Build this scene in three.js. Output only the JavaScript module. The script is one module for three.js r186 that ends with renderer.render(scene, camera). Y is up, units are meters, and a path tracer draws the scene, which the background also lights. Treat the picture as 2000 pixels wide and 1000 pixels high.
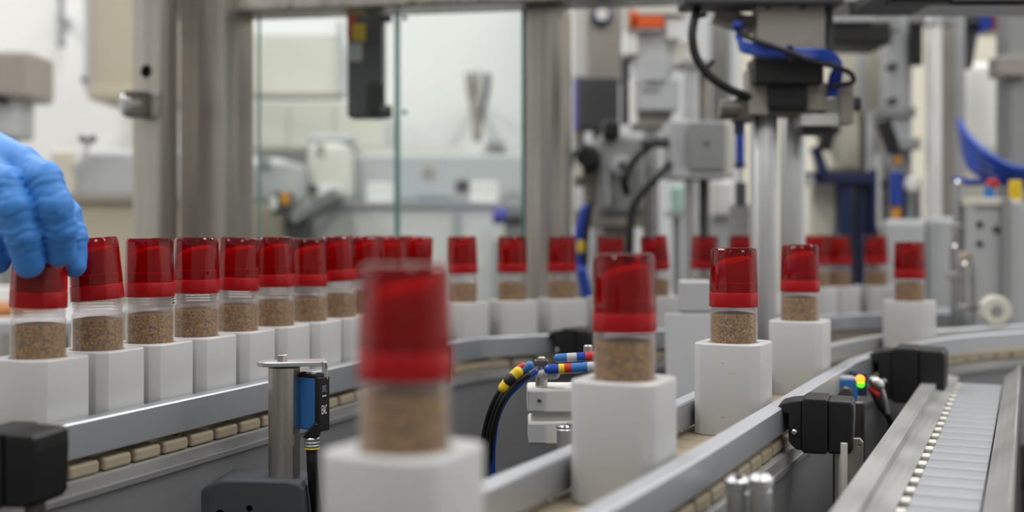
import * as THREE from 'three';
import { RoundedBoxGeometry } from 'three/addons/geometries/RoundedBoxGeometry.js';
import { MarchingCubes } from 'three/addons/objects/MarchingCubes.js';
import { mergeGeometries, mergeVertices, toCreasedNormals } from 'three/addons/utils/BufferGeometryUtils.js';
import { RectAreaLightUniformsLib } from 'three/addons/lights/RectAreaLightUniformsLib.js';
import { Brush, Evaluator, SUBTRACTION } from 'three-bvh-csg';

/* ------------------------------------------------------------------ camera, light, exposure */
const F = 2300, HORIZON = 452, CAM_Y = 1.0893;          // focal length in pixels of the 2000 x 1000 frame
const scene = new THREE.Scene();
const camera = new THREE.PerspectiveCamera(2 * Math.atan(500 / F) * 180 / Math.PI, 2, 0.05, 60);
camera.position.set(0, CAM_Y, 0);
camera.setViewOffset(2000, 1000, 0, 500 - HORIZON, 2000, 1000);
camera.focus = 0.95;
camera.userData.fStop = 3.2;
camera.updateProjectionMatrix();
const renderer = new THREE.WebGLRenderer({ antialias: true });
renderer.toneMapping = THREE.LinearToneMapping;
renderer.toneMappingExposure = 1.1;
renderer.shadowMap.enabled = true;
RectAreaLightUniformsLib.init();
scene.background = new THREE.Color(0x000000);
const CEILING = 2.95, LAMP_POWER = 11;
// linear luminaires on the ceiling: [x, z, width, length, power]
const LUMINAIRES = [];
for (const x of [-2.3, -0.75, 0.85, 2.4]) for (const z of [-2.35, -0.55, 1.2]) LUMINAIRES.push([x, z, 0.22, 1.4, LAMP_POWER * (z < -2 ? 1.5 : z < 0 ? 1.15 : 0.55)]);

/* ------------------------------------------------------------------ helpers */
const at = (px, py, Z) => new THREE.Vector3((px - 1000) * Z / F, CAM_Y - (py - HORIZON) * Z / F, -Z);
const S = (px, Z) => px * Z / F;
function rng(seed) { let a = seed >>> 0; return () => { a = (a + 0x6D2B79F5) | 0; let t = Math.imul(a ^ (a >>> 15), 1 | a); t = (t + Math.imul(t ^ (t >>> 7), 61 | t)) ^ t; return ((t ^ (t >>> 14)) >>> 0) / 4294967296; }; }
const taken = new Map();
function numbered(n) { const k = taken.get(n) || 0; taken.set(n, k + 1); return k ? `${n}_${String(k).padStart(3, '0')}` : n; }
function tag(o, label, category, group, kind) {
  if (label) o.userData.label = label;
  if (category) o.userData.category = category;
  if (group) o.userData.group = group;
  if (kind) o.userData.kind = kind;
  return o;
}
function thing(name, label, category, pos, yaw = 0, group) {
  const g = new THREE.Group(); g.name = numbered(name); scene.add(g);
  g.position.copy(pos); g.rotation.y = yaw;
  return tag(g, label, category, group);
}
function part(parent, name, geo, mat, pos, rot, label) {
  const m = new THREE.Mesh(geo, mat); m.name = name; m.castShadow = m.receiveShadow = true;
  if (pos) m.position.copy(pos);
  if (rot) m.rotation.set(...rot);
  if (label) m.userData.label = label;
  parent.add(m); return m;
}
// a part given in world coordinates, under an unrotated thing
const wpart = (parent, name, geo, mat, world, rot, label) => part(parent, name, geo, mat, world ? world.clone().sub(parent.position) : parent.position.clone().negate(), rot, label);
function structure(name, geo, mat, pos, rot) {
  const m = new THREE.Mesh(geo, mat); m.name = name; m.castShadow = m.receiveShadow = true;
  if (pos) m.position.copy(pos);
  if (rot) m.rotation.set(...rot);
  m.userData.kind = 'structure'; scene.add(m); return m;
}
const geoCache = new Map();
function rbox(w, h, d, r = 0.003, seg = 2) {
  r = Math.min(r, w / 2.05, h / 2.05, d / 2.05);
  const k = [w, h, d, r, seg].map((x) => x.toFixed(5)).join();
  if (!geoCache.has(k)) geoCache.set(k, new RoundedBoxGeometry(w, h, d, seg, r));
  return geoCache.get(k);
}
// vertical rod with chamfered ends, centred
function rod(r, h, seg = 32, c = 0.0012) {
  c = Math.min(c, r * 0.4, h * 0.3);
  const k = 'rod' + [r, h, seg, c].map((x) => x.toFixed(5)).join();
  if (!geoCache.has(k)) {
    const p = [[0, -h / 2], [r - c, -h / 2], [r, -h / 2 + c], [r, h / 2 - c], [r - c, h / 2], [0, h / 2]].map((q) => new THREE.Vector2(...q));
    geoCache.set(k, toCreasedNormals(new THREE.LatheGeometry(p, seg), 0.6));
  }
  return geoCache.get(k);
}
function lathe(pts, seg = 48, crease = 0.55) { return toCreasedNormals(new THREE.LatheGeometry(pts.map((q) => new THREE.Vector2(...q)), seg), crease); }
function tube(points, r, seg = 48, rad = 12) { return new THREE.TubeGeometry(new THREE.CatmullRomCurve3(points), seg, r, rad, false); }
// a tube with rounded plugs at both ends, in world coordinates
function hose(parent, name, points, r, mat, seg = 48, label) {
  const p0 = points[0], p1 = points[points.length - 1];
  const a = new THREE.SphereGeometry(r, 12, 8), b = a.clone(); a.translate(p0.x, p0.y, p0.z); b.translate(p1.x, p1.y, p1.z);
  return wpart(parent, name, mergeGeometries([tube(points, r, seg), a, b]), mat, null, null, label);
}
function extrude(outline, depth, bevel = 0.001, holes = [], seg = 2) {
  const s = outline instanceof THREE.Shape ? outline : new THREE.Shape(outline.map((q) => new THREE.Vector2(...q)));
  s.holes.push(...holes);
  return new THREE.ExtrudeGeometry(s, { depth: Math.max(depth - 2 * bevel, 1e-4), bevelEnabled: bevel > 0, bevelThickness: bevel, bevelSize: bevel, bevelOffset: -bevel, bevelSegments: seg, curveSegments: 24 }).translate(0, 0, bevel);
}
function roundedShape(w, h, r) {
  const s = new THREE.Shape(), x = w / 2, y = h / 2;
  s.moveTo(-x + r, -y); s.lineTo(x - r, -y); s.absarc(x - r, -y + r, r, -Math.PI / 2, 0, false);
  s.lineTo(x, y - r); s.absarc(x - r, y - r, r, 0, Math.PI / 2, false);
  s.lineTo(-x + r, y); s.absarc(-x + r, y - r, r, Math.PI / 2, Math.PI, false);
  s.lineTo(-x, -y + r); s.absarc(-x + r, -y + r, r, Math.PI, Math.PI * 1.5, false);
  return s;
}
function circlePath(x, y, r) { const p = new THREE.Path(); p.absarc(x, y, r, 0, Math.PI * 2, true); return p; }

/* ------------------------------------------------------------------ textures */
function dataTexture(w, h, fn, srgb = false) {
  const d = new Uint8Array(w * h * 4);
  for (let y = 0; y < h; y++) for (let x = 0; x < w; x++) { const c = fn(x, y), i = (y * w + x) * 4; d[i] = c[0]; d[i + 1] = c[1]; d[i + 2] = c[2]; d[i + 3] = 255; }
  const t = new THREE.DataTexture(d, w, h); t.magFilter = THREE.LinearFilter; t.minFilter = THREE.LinearFilter; t.wrapS = t.wrapT = THREE.RepeatWrapping;
  if (srgb) t.colorSpace = THREE.SRGBColorSpace;
  t.needsUpdate = true; return t;
}
function noiseGrid(w, h, fx, fy, seed) {            // tiling value noise with fx by fy cells
  const r = rng(seed), g = Array.from({ length: fx * fy }, () => r());
  return (x, y) => {
    const u = x / w * fx, v = y / h * fy, i = Math.floor(u), j = Math.floor(v), a = u - i, b = v - j, s = a * a * (3 - 2 * a), t = b * b * (3 - 2 * b);
    const G = (p, q) => g[((q % fy) + fy) % fy * fx + ((p % fx) + fx) % fx];
    return (G(i, j) * (1 - s) + G(i + 1, j) * s) * (1 - t) + (G(i, j + 1) * (1 - s) + G(i + 1, j + 1) * s) * t;
  };
}
const n1 = noiseGrid(256, 256, 128, 3, 3), n2 = noiseGrid(256, 256, 6, 5, 4), n3 = noiseGrid(256, 256, 128, 128, 5), n4 = noiseGrid(256, 256, 24, 20, 6);
const brushedRough = dataTexture(256, 256, (x, y) => { const v = 150 + 60 * (n1(x, y) - 0.5) + 90 * (n2(x, y) - 0.5); return [v, v, v]; });
const brushedColor = dataTexture(256, 256, (x, y) => { const v = 218 + 26 * (n1(x, y) - 0.5) + 40 * (n2(x, y) - 0.5) + 10 * (n3(x, y) - 0.5); return [v, v, v]; }, true);
const grainBump = dataTexture(256, 256, (x, y) => { const v = 128 + 90 * (n3(x, y) - 0.5) + 60 * (n4(x, y) - 0.5); return [v, v, v]; });
// brown seeds: ovals of different browns packed over dark gaps, and their height
const SEED_W = 1024, SEED_H = 256;
const seedColor = new Float32Array(SEED_W * SEED_H * 3), seedHeight = new Float32Array(SEED_W * SEED_H);
{
  const r = rng(77);
  for (let i = 0; i < SEED_W * SEED_H; i++) { seedColor[3 * i] = 58; seedColor[3 * i + 1] = 40; seedColor[3 * i + 2] = 20; }
  for (let k = 0; k < 5200; k++) {
    const cx = r() * SEED_W, cy = r() * SEED_H, a = 5.4 + 2.6 * r(), b = 4 + 1.6 * r(), th = r() * Math.PI, lift = 0.3 + 0.7 * (k / 5200), t = r();
    const col = [104 + 84 * t + 10 * r(), 76 + 66 * t + 8 * r(), 34 + 40 * t * t + 8 * r()], c = Math.cos(th), s = Math.sin(th);
    for (let y = -10; y <= 10; y++) for (let x = -10; x <= 10; x++) {
      const u = (x * c + y * s) / a, v = (-x * s + y * c) / b, q = u * u + v * v; if (q > 1) continue;
      const X = (Math.floor(cx + x) + SEED_W) % SEED_W, Y = (Math.floor(cy + y) + SEED_H) % SEED_H, i = Y * SEED_W + X, hh = lift * (0.4 + 0.6 * Math.sqrt(1 - q));
      seedColor[3 * i] = col[0]; seedColor[3 * i + 1] = col[1]; seedColor[3 * i + 2] = col[2]; seedHeight[i] = hh;
    }
  }
}
const seedMap = dataTexture(SEED_W, SEED_H, (x, y) => { const i = (y * SEED_W + x) * 3; return [seedColor[i], seedColor[i + 1], seedColor[i + 2]]; }, true);
const seedBump = dataTexture(SEED_W, SEED_H, (x, y) => { const v = seedHeight[y * SEED_W + x] * 255; return [v, v, v]; });

/* ------------------------------------------------------------------ materials */
const std = (color, roughness = 0.5, metalness = 0, more = {}) => new THREE.MeshStandardMaterial({ color, roughness, metalness, ...more });
const M = {
  wall: std(0xececea, 0.9), wallGrey: std(0xa2a2a0, 0.85), wallCream: std(0xd9d5c6, 0.9), floor: std(0x8d8c88, 0.6), ceiling: std(0xe8e8e6, 0.95),
  puck: new THREE.MeshPhysicalMaterial({ color: 0xc2c2c2, roughness: 0.42, bumpMap: grainBump, bumpScale: 0.00006 }),
  puckStained: null,
  clear: new THREE.MeshPhysicalMaterial({ color: 0xf4f1f2, roughness: 0.3, transmission: 0.94, thickness: 0, ior: 1.49 }),
  capShell: new THREE.MeshPhysicalMaterial({ color: new THREE.Color().setRGB(0.66, 0.02, 0.03), roughness: 0.06, transmission: 0.95, thickness: 0, ior: 1.49, specularIntensity: 0.75 }),
  capCore: std(new THREE.Color().setRGB(0.4, 0.002, 0.005), 0.6),
  collar: new THREE.MeshPhysicalMaterial({ color: new THREE.Color().setRGB(0.36, 0.005, 0.009), roughness: 0.3, specularIntensity: 0.5 }),
  seeds: std(0xffffff, 0.75, 0, { map: seedMap, bumpMap: seedBump, bumpScale: 0.0003 }),
  steelPost: std(0xe2ddd4, 0.5, 1, { map: brushedColor, roughnessMap: brushedRough }), steel: std(0xcdc8c0, 0.62, 1, { map: brushedColor, roughnessMap: brushedRough }),
  steelDark: std(0x86817b, 0.62, 1, { map: brushedColor, roughnessMap: brushedRough }),
  chrome: std(0xc4c4c6, 0.22, 1), alu: std(0xcccdcf, 0.4, 1), aluMatte: std(0xc2c5ca, 0.46, 0.85),
  sheet: std(0xbdbdbb, 0.42, 0.4, { map: brushedColor }), panel: std(0x89898c, 0.5, 0.35),
  slat: std(0x9f937d, 0.55), beltGrey: std(0xa0a3a7, 0.28, 0.0), black: std(0x0b0b0d, 0.5), blackSoft: std(0x111114, 0.6), slate: std(0x44484d, 0.6),
  rubber: std(0x101012, 0.55), bedDark: std(0x2b2c2f, 0.6, 0.3),
  blueTube: new THREE.MeshPhysicalMaterial({ color: 0x1541a2, roughness: 0.3 }), navy: std(0x16264f, 0.5), blue: std(0x2d6db0, 0.4), blueDeep: std(0x1b3fa0, 0.45),
  yellow: std(0xe0bf1e, 0.5), amber: std(0xd8962a, 0.5), red: std(0xb8241f, 0.45), orange: std(0xe2590f, 0.5), purple: std(0x4a46a8, 0.5),
  white: std(0xe6e6e3, 0.5), whiteBlock: std(0xcfcfcb, 0.55), offWhite: std(0xd2d0c6, 0.6), cream: std(0xcfcabb, 0.65), greyLight: std(0xb4b6b8, 0.5), grey: std(0x8f9091, 0.5), greyWarm: std(0x98928a, 0.55), charcoal: std(0x48484b, 0.55), beige: std(0xb4ac98, 0.6),
  teal: std(0xa9cfc2, 0.35), glassEdge: new THREE.MeshPhysicalMaterial({ color: 0x6fa39c, roughness: 0.25, transmission: 0.35, thickness: 0 }),
  pane: new THREE.MeshPhysicalMaterial({ color: 0xf2f8f6, roughness: 0.0, transmission: 1, thickness: 0, ior: 1.5 }),
  brownWood: std(0xa86a34, 0.6),
};

{
  const cv = document.createElement('canvas'); cv.width = cv.height = 512; const x = cv.getContext('2d'), r = rng(91);
  x.fillStyle = '#c2c2c2'; x.fillRect(0, 0, 512, 512);
  for (const [u, v, w, h, n, c] of [[-0.012, 0.83, 12, 4, 40, '186,124,70'], [0.07, 0.925, 20, 6, 50, '184,150,104']])
    for (let i = 0; i < n; i++) { const a = r() * 6.283, q = Math.sqrt(r()); x.fillStyle = `rgba(${c},${0.1 + 0.25 * r()})`; x.beginPath(); x.arc(((u + 1) % 1) * 512 + Math.cos(a) * q * w, (1 - v) * 512 + Math.sin(a) * q * h, 0.8 + 2 * r(), 0, 7); x.fill(); }
  const t = new THREE.CanvasTexture(cv); t.wrapS = t.wrapT = THREE.RepeatWrapping; t.colorSpace = THREE.SRGBColorSpace;
  M.puckStained = new THREE.MeshPhysicalMaterial({ color: 0xffffff, map: t, roughness: 0.42 });
}

/* ------------------------------------------------------------------ the room */
const ROOM = { x0: -3.6, x1: 3.6, z0: -3.4, z1: 2.6 }, T = 0.12;
{
  const w = ROOM.x1 - ROOM.x0, d = ROOM.z1 - ROOM.z0, cx = 0, cz = (ROOM.z0 + ROOM.z1) / 2;
  structure('floor', new THREE.BoxGeometry(w + 2 * T, T, d + 2 * T), M.floor, new THREE.Vector3(cx, -T / 2, cz));
  structure('ceiling', new THREE.BoxGeometry(w + 2 * T, T, d + 2 * T), M.ceiling, new THREE.Vector3(cx, CEILING + T / 2, cz));
  structure('wall_back', new THREE.BoxGeometry(w + 2 * T, CEILING, T), M.wall, new THREE.Vector3(cx, CEILING / 2, ROOM.z0 - T / 2));
  structure('wall_front', new THREE.BoxGeometry(w + 2 * T, CEILING, T), M.wallGrey, new THREE.Vector3(cx, CEILING / 2, ROOM.z1 + T / 2));
  structure('wall_left', new THREE.BoxGeometry(T, CEILING, d), M.wall, new THREE.Vector3(ROOM.x0 - T / 2, CEILING / 2, cz));
  structure('wall_right', new THREE.BoxGeometry(T, CEILING, d), M.wall, new THREE.Vector3(ROOM.x1 + T / 2, CEILING / 2, cz));
  const places = ['far left', 'middle left', 'middle right', 'far right'], depths = ['nearest the back wall', 'above the conveyors', 'behind the camera'];
  const lampGlow = new THREE.MeshStandardMaterial({ color: 0xffffff, roughness: 0.6, emissive: 0xfffaf2, emissiveIntensity: 2.2 });
  LUMINAIRES.forEach(([x, z, lw, ll, power], i) => {
    const t = thing('ceiling_light', `white linear ceiling light in the ${places[Math.floor(i / 3)]} row, ${depths[i % 3]}`, 'ceiling light', new THREE.Vector3(x, CEILING, z), 0, 'linear ceiling lights');
    part(t, 'housing', rbox(lw + 0.03, 0.045, ll + 0.03, 0.006), M.white, new THREE.Vector3(0, -0.0225, 0));
    part(t, 'diffuser', rbox(lw, 0.012, ll, 0.003), lampGlow, new THREE.Vector3(0, -0.05, 0));
    const l = new THREE.RectAreaLight(0xffffff, power, lw, ll); l.position.set(x, CEILING - 0.06, z); l.lookAt(x, 0, z); l.castShadow = true; scene.add(l);
  });
}

/* ------------------------------------------------------------------ conveyor lanes */
const Y_PUCK = 1.0, PUCK_H = 0.073, Y_BELT = Y_PUCK - PUCK_H, D = 0.038, PUCK = 0.0551, Y_RAIL = CAM_Y - 0.1395, Y_BED = 0.70;
const V = (X, Z, y = 0) => new THREE.Vector3(X, y, -Z);
class Lane {
  constructor(pts, n = 220) {
    this.curve = new THREE.CatmullRomCurve3(pts.map(([x, z]) => V(x, z)), false, 'centripetal'); this.n = n;
    this.pts = this.curve.getSpacedPoints(n); this.len = this.curve.getLength();
    this.tan = this.pts.map((p, i) => this.pts[Math.min(i + 1, n)].clone().sub(this.pts[Math.max(i - 1, 0)]).normalize());
    this.right = this.tan.map((t) => new THREE.Vector3(-t.z, 0, t.x));
  }
  near(p) { let b = 0, bd = 1e9; this.pts.forEach((q, i) => { const d = (q.x - p.x) ** 2 + (q.z - p.z) ** 2; if (d < bd) { bd = d; b = i; } }); return b; }
  yaw(i) { const t = this.tan[i]; return Math.atan2(-t.x, -t.z); }
  frame(s) { const i = THREE.MathUtils.clamp(Math.round(s / this.len * this.n), 0, this.n); return { p: this.pts[i], t: this.tan[i], r: this.right[i], yaw: this.yaw(i) }; }
  // sweep a closed profile [[u, y] ...] (counter-clockwise seen along the heading's back) between two samples
  sweep(profile, i0 = 0, i1 = this.n) {
    const pos = [], uv = [], m = profile.length; let run = 0;
    const q = (i, k) => { const [u, y] = profile[k % m]; return [this.pts[i].x + this.right[i].x * u, y, this.pts[i].z + this.right[i].z * u]; };
    for (let i = i0; i < i1; i++) {
      const step = this.pts[i].distanceTo(this.pts[i + 1]); let around = 0;
      for (let k = 0; k < m; k++) {
        const a = q(i, k), b = q(i, k + 1), c = q(i + 1, k + 1), d = q(i + 1, k), w = Math.hypot(profile[k][0] - profile[(k + 1) % m][0], profile[k][1] - profile[(k + 1) % m][1]);
        pos.push(...a, ...b, ...c, ...a, ...c, ...d);
        uv.push(around, run, around + w, run, around + w, run + step, around, run, around + w, run + step, around, run + step);
        around += w;
      }
      run += step;
    }
    for (const [i, flip] of [[i0, true], [i1, false]]) {
      const tri = THREE.ShapeUtils.triangulateShape(profile.map((p) => new THREE.Vector2(...p)), []);
      for (const f of tri) for (const k of flip ? f : [...f].reverse()) { pos.push(...q(i, k)); uv.push(0, 0); }
    }
    const g = new THREE.BufferGeometry();
    g.setAttribute('position', new THREE.Float32BufferAttribute(pos, 3)); g.setAttribute('uv', new THREE.Float32BufferAttribute(uv.map((x) => x * 4), 2));
    g.computeVertexNormals(); return toCreasedNormals(g, 0.5);
  }
}
const rect = (u0, u1, y0, y1, c = 0) => c ? [[u0 + c, y0], [u1 - c, y0], [u1, y0 + c], [u1, y1 - c], [u1 - c, y1], [u0 + c, y1], [u0, y1 - c], [u0, y0 + c]] : [[u0, y0], [u1, y0], [u1, y1], [u0, y1]];
const L_STEP = [0.02219, 0.057], L1 = [-0.338, 0.8406];
const leftSpots = Array.from({ length: 11 }, (_, i) => [L1[0] + L_STEP[0] * i, L1[1] + L_STEP[1] * i]);
const backSpots = [[-0.063, 1.497], [0, 1.535], [0.0662, 1.569], [0.134, 1.604], [0.199, 1.632], [0.273, 1.675], [0.337, 1.73], [0.487, 1.885], [0.533, 1.92], [0.6, 1.94]];
const R2 = [0.0684, 0.7167], R_STEP = [0.1113, 0.2352];
const rightSpots = [[-0.0445, 0.488], R2, [0.1797, 0.955], [0.2907, 1.189], [0.513, 1.52]];
const laneA = new Lane([[-0.56, 0.27], [-0.44, 0.579], leftSpots[0], leftSpots[5], leftSpots[10], ...backSpots, [0.75, 1.97], [1.2, 2.0], [1.7, 2.0]], 300);
const laneB = new Lane([[-0.2, 0.159], [-0.0445, 0.488], R2, [0.1797, 0.953], [0.2907, 1.187], [0.34, 1.285], [0.513, 1.52], [0.66, 1.63], [0.9, 1.735], [1.3, 1.79], [1.7, 1.8]], 260);
function conveyor(lane, name, label, i0, pitch, lift, feet) {
  const t = thing(name, label, 'conveyor', V(lane.pts[i0].x, -lane.pts[i0].z, Y_BED));
  for (const s of [-1, 1]) {
    const m = (pr) => s > 0 ? pr : pr.map(([u, y]) => [-u, y]).reverse();
    wpart(t, 'guide_rail', lane.sweep(m(rect(0.0305, 0.0445, Y_RAIL - 0.0178, Y_RAIL + 0.0035 + lift, 0.0012)), i0), M.aluMatte, null);
    wpart(t, 'side_frame', lane.sweep(m([[0.038, 0.80], [0.0465, 0.80], [0.0465, 0.9035], [0.0495, 0.9045], [0.0495, 0.9085], [0.038, 0.9085]]), i0), M.panel, null);
    wpart(t, 'wear_strip', lane.sweep(m(rect(0.033, 0.0475, 0.9085, 0.917)), i0), M.sheet, null);
  }
  wpart(t, 'chain_bed', lane.sweep(rect(-0.033, 0.033, 0.895, 0.9165), i0), M.steelDark, null);
  const slatGeo = rbox(0.085, 0.0095, pitch - 0.004, 0.0028, 2);
  for (let s = lane.len * i0 / lane.n + pitch; s < lane.len - pitch; s += pitch) {
    const p = lane.curve.getPointAt(s / lane.len), g = lane.curve.getTangentAt(s / lane.len);
    wpart(t, 'slat', slatGeo, M.slat, new THREE.Vector3(p.x, Y_BELT - 0.00475, p.z), [0, Math.atan2(-g.x, -g.z), 0]);
  }
  for (let s = lane.len * i0 / lane.n + 0.2; s < Math.min(lane.len, feet); s += 0.45) {   // feet on the machine bed
    const f = lane.frame(s);
    for (const u of [-0.03, 0.03]) wpart(t, 'leg', rod(0.009, 0.105, 16), M.steelDark, new THREE.Vector3(f.p.x + f.r.x * u, Y_BED + 0.053, f.p.z + f.r.z * u));
  }
  return t;
}
conveyor(laneA, 'infeed_conveyor', 'chain conveyor with grey guide rails carrying the close row of jars from the gloved hand', 0, 0.034, 0.004, 9);
conveyor(laneB, 'return_conveyor', 'chain conveyor with grey guide rails carrying the widely spaced capped jars', 0, 0.034, 0, 1.15);

// the bed of the machine under the conveyors
{
  const t = thing('machine_bed', 'dark steel machine bed below the conveyors', 'machine bed', new THREE.Vector3(0.37, 0, -1.15));
  part(t, 'bed_plate', rbox(2.1, 0.03, 2.0, 0.004), M.bedDark, new THREE.Vector3(0, Y_BED - 0.015, 0));
  for (const x of [-0.98, 0, 0.98]) for (const z of [-0.93, 0.93]) part(t, 'leg', rbox(0.06, Y_BED - 0.03, 0.06, 0.004), M.steelDark, new THREE.Vector3(x, (Y_BED - 0.03) / 2, z));
}

/* ------------------------------------------------------------------ carrier pucks and jars */
const puckGeo = (() => {
  const hole = D / 2 + 0.0006, up = extrude(roundedShape(PUCK, PUCK, 0.0125), 0.03, 0.0012, [circlePath(0, 0, hole)], 3).rotateX(-Math.PI / 2).translate(0, -0.03, 0);
  const low = extrude(roundedShape(PUCK, PUCK, 0.0125), PUCK_H - 0.03 + 0.0024, 0.0012, [], 3).rotateX(-Math.PI / 2).translate(0, -PUCK_H, 0);
  const g = mergeGeometries([up, low]); g.translate(0, PUCK_H, 0);
  const uv = g.attributes.uv; for (let i = 0; i < uv.count; i++) uv.setXY(i, uv.getX(i) * 12, uv.getY(i) * 12);
  return toCreasedNormals(g, 0.6);
})();
const jarGeo = (() => {
  const r = D / 2, p = [[0, -0.0199], [r - 0.002, -0.0199], [r - 0.0002, -0.0185], [r - 0.0002, 0.70 * D], [r - 0.0012, 0.735 * D]];
  for (let k = 0; k < 4; k++) { const y = (0.76 + 0.06 * k) * D; p.push([r - 0.0016, y], [r - 0.0004, y + 0.015 * D], [r - 0.0004, y + 0.03 * D], [r - 0.0016, y + 0.045 * D]); }
  p.push([r - 0.0018, 1.02 * D], [r - 0.003, 1.03 * D]);
  return lathe(p, 56, 0.5);
})();
const seedGeo = (() => {
  const r = D / 2 - 0.0011, g = new THREE.LatheGeometry([[0, -0.0188], [r, -0.0188], [r, 0.58 * D], [r - 0.0006, 0.6 * D], [r * 0.5, 0.635 * D], [0, 0.64 * D]].map((q) => new THREE.Vector2(...q)), 56);
  const p = g.attributes.position, uv = g.attributes.uv;
  for (let i = 0; i < p.count; i++) uv.setY(i, (p.getY(i) + Math.hypot(p.getX(i), p.getZ(i)) * -1 + r) / 0.03);
  return toCreasedNormals(g, 0.5);
})();
// the cap from its lower edge: collar, seam, clear red shell with a slanted grinder head inside
const CAP_H = 1.245 * D;
const collarGeo = lathe([[0.485 * D, 0.0004], [0.514 * D, 0], [0.517 * D, 0.01 * D], [0.513 * D, 0.285 * D], [0.505 * D, 0.3 * D], [0.4 * D, 0.305 * D]], 56, 0.5);
const shellGeo = lathe([[0.496 * D, 0.309 * D], [0.511 * D, 0.311 * D], [0.511 * D, 0.33 * D], [0.485 * D, CAP_H - 0.085 * D], [0.478 * D, CAP_H - 0.045 * D], [0.455 * D, CAP_H - 0.012 * D], [0.42 * D, CAP_H], [0, CAP_H - 0.004 * D]], 56, 0.5);
const headGeo = (() => {
  const g = new THREE.LatheGeometry([[0.45 * D, 0.3 * D], [0.45 * D, 0.5 * D], [0.42 * D, 0.52 * D], [0.405 * D, 0.82 * D], [0.398 * D, 0.9 * D], [0.375 * D, 0.955 * D], [0.32 * D, 1.0 * D], [0.2 * D, 1.035 * D], [0, 1.05 * D]].map((q) => new THREE.Vector2(...q)), 48);
  const p = g.attributes.position;
  for (let i = 0; i < p.count; i++) if (p.getY(i) > 0.85 * D) p.setY(i, p.getY(i) + 0.2 * p.getX(i));
  g.computeVertexNormals(); return toCreasedNormals(g, 0.5);
})();
function makeJar() {
  const t = new THREE.Group(); t.name = 'seasoning_jar';
  part(t, 'jar_body', jarGeo, M.clear); part(t, 'seed_filling', seedGeo, M.seeds).userData.kind = 'stuff';
  const cap = new THREE.Group(); cap.name = 'cap'; t.add(cap);
  part(cap, 'collar', collarGeo, M.collar); part(cap, 'cap_shell', shellGeo, M.capShell); part(cap, 'grinder_head', headGeo, M.capCore);
  return t;
}
const jarProto = makeJar();
function addJar(lane, X, Z, label, o = {}) {
  const i = lane.near(V(X, Z)), yaw = lane.yaw(i) + (o.twist || 0);
  const pk = new THREE.Mesh(puckGeo, o.stained ? M.puckStained : M.puck); pk.name = numbered('carrier_puck'); pk.castShadow = pk.receiveShadow = true; pk.position.copy(V(X, Z, Y_BELT)); pk.rotation.y = yaw; scene.add(pk);
  tag(pk, o.puckLabel, 'carrier block', o.puckGroup);
  const j = jarProto.clone(); j.name = numbered('seasoning_jar'); j.position.copy(V(X, Z, Y_PUCK)); j.rotation.y = o.spin ?? 0; scene.add(j);
  tag(j, label, 'jar', o.group);
  const cap = j.children.find((c) => c.name === 'cap'); cap.position.y = (o.lift ?? 0.755) * D;
  if (o.tilt) cap.rotation.z = o.tilt * Math.PI / 180;
  if (o.tiltX) cap.rotation.x = o.tiltX * Math.PI / 180;
  return j;
}
const ordinal = ['first', 'second', 'third', 'fourth', 'fifth', 'sixth', 'seventh', 'eighth', 'ninth', 'tenth', 'eleventh'];
const leftTilt = [-1.5, 4.5, 0.2, -0.6, -3, 1, -1, 4, 3, 0.5, -4], leftLift = [0.93, 0.985, 0.97, 0.97, 0.96, 0.97, 0.92, 0.98, 0.97, 0.97, 0.96];
leftSpots.forEach(([X, Z], i) => addJar(laneA, X, Z,
  i === 0 ? 'red-capped jar of brown seeds gripped by the blue gloved hand' : i === 1 ? 'jar of brown seeds with a crooked red cap just right of the gloved hand' : `red-capped jar of brown seeds, ${ordinal[i]} from the gloved hand in the close row`,
  { lift: leftLift[i], tilt: leftTilt[i], spin: 0.25 * Math.sin(i * 2.3), twist: 0.02 * Math.sin(i * 1.7), group: 'seed jars with loose red caps in the close left row', puckLabel: i === 0 ? 'white carrier block under the jar held by the gloved hand' : `white carrier block under the ${ordinal[i]} jar from the gloved hand`, puckGroup: 'white carrier blocks of the close left row' }));
const backTilt = [1, -0.5, 0, 0.5, 4.5, -2, 0, 1, 0, 2];
backSpots.forEach(([X, Z], i) => addJar(laneA, X, Z,
  i < 7 ? `red-capped jar of brown seeds, ${ordinal[i]} from the left in the spaced row at the back` : `red-capped jar of brown seeds behind the press columns, ${ordinal[i - 7]} from the columns`,
  { lift: 0.95, tilt: backTilt[i], spin: 0.4 * Math.sin(i * 1.9), group: 'seed jars with red caps in the back row', puckLabel: i < 7 ? `white carrier block under the ${ordinal[i]} jar from the left in the back row` : `white carrier block under the ${ordinal[i - 7]} jar to the right behind the press columns`, puckGroup: 'white carrier blocks of the back row' }));
const rightWords = ['large blurred red-capped jar of brown seeds nearest the camera', 'red-capped jar of brown seeds beside the pneumatic block with coloured hoses', 'sharp red-capped jar of brown seeds on the block with small brown stains', 'red-capped jar of brown seeds right in front of the press columns', 'red-capped jar of brown seeds farthest along the return conveyor'];
const rightPucks = ['large blurred white carrier block nearest the camera', 'white carrier block beside the pneumatic block with coloured hoses', 'white carrier block with small brown stains on its front', 'white carrier block right in front of the press columns', 'white carrier block farthest along the return conveyor, by the black clamp'];
rightSpots.forEach(([X, Z], i) => addJar(laneB, X, Z, rightWords[i], { lift: 0.755, spin: 0.5 * Math.sin(i * 2.7 + 1), stained: i === 2, group: 'seed jars with pressed caps on the return conveyor', puckLabel: rightPucks[i], puckGroup: 'white carrier blocks on the return conveyor' }));

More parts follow.
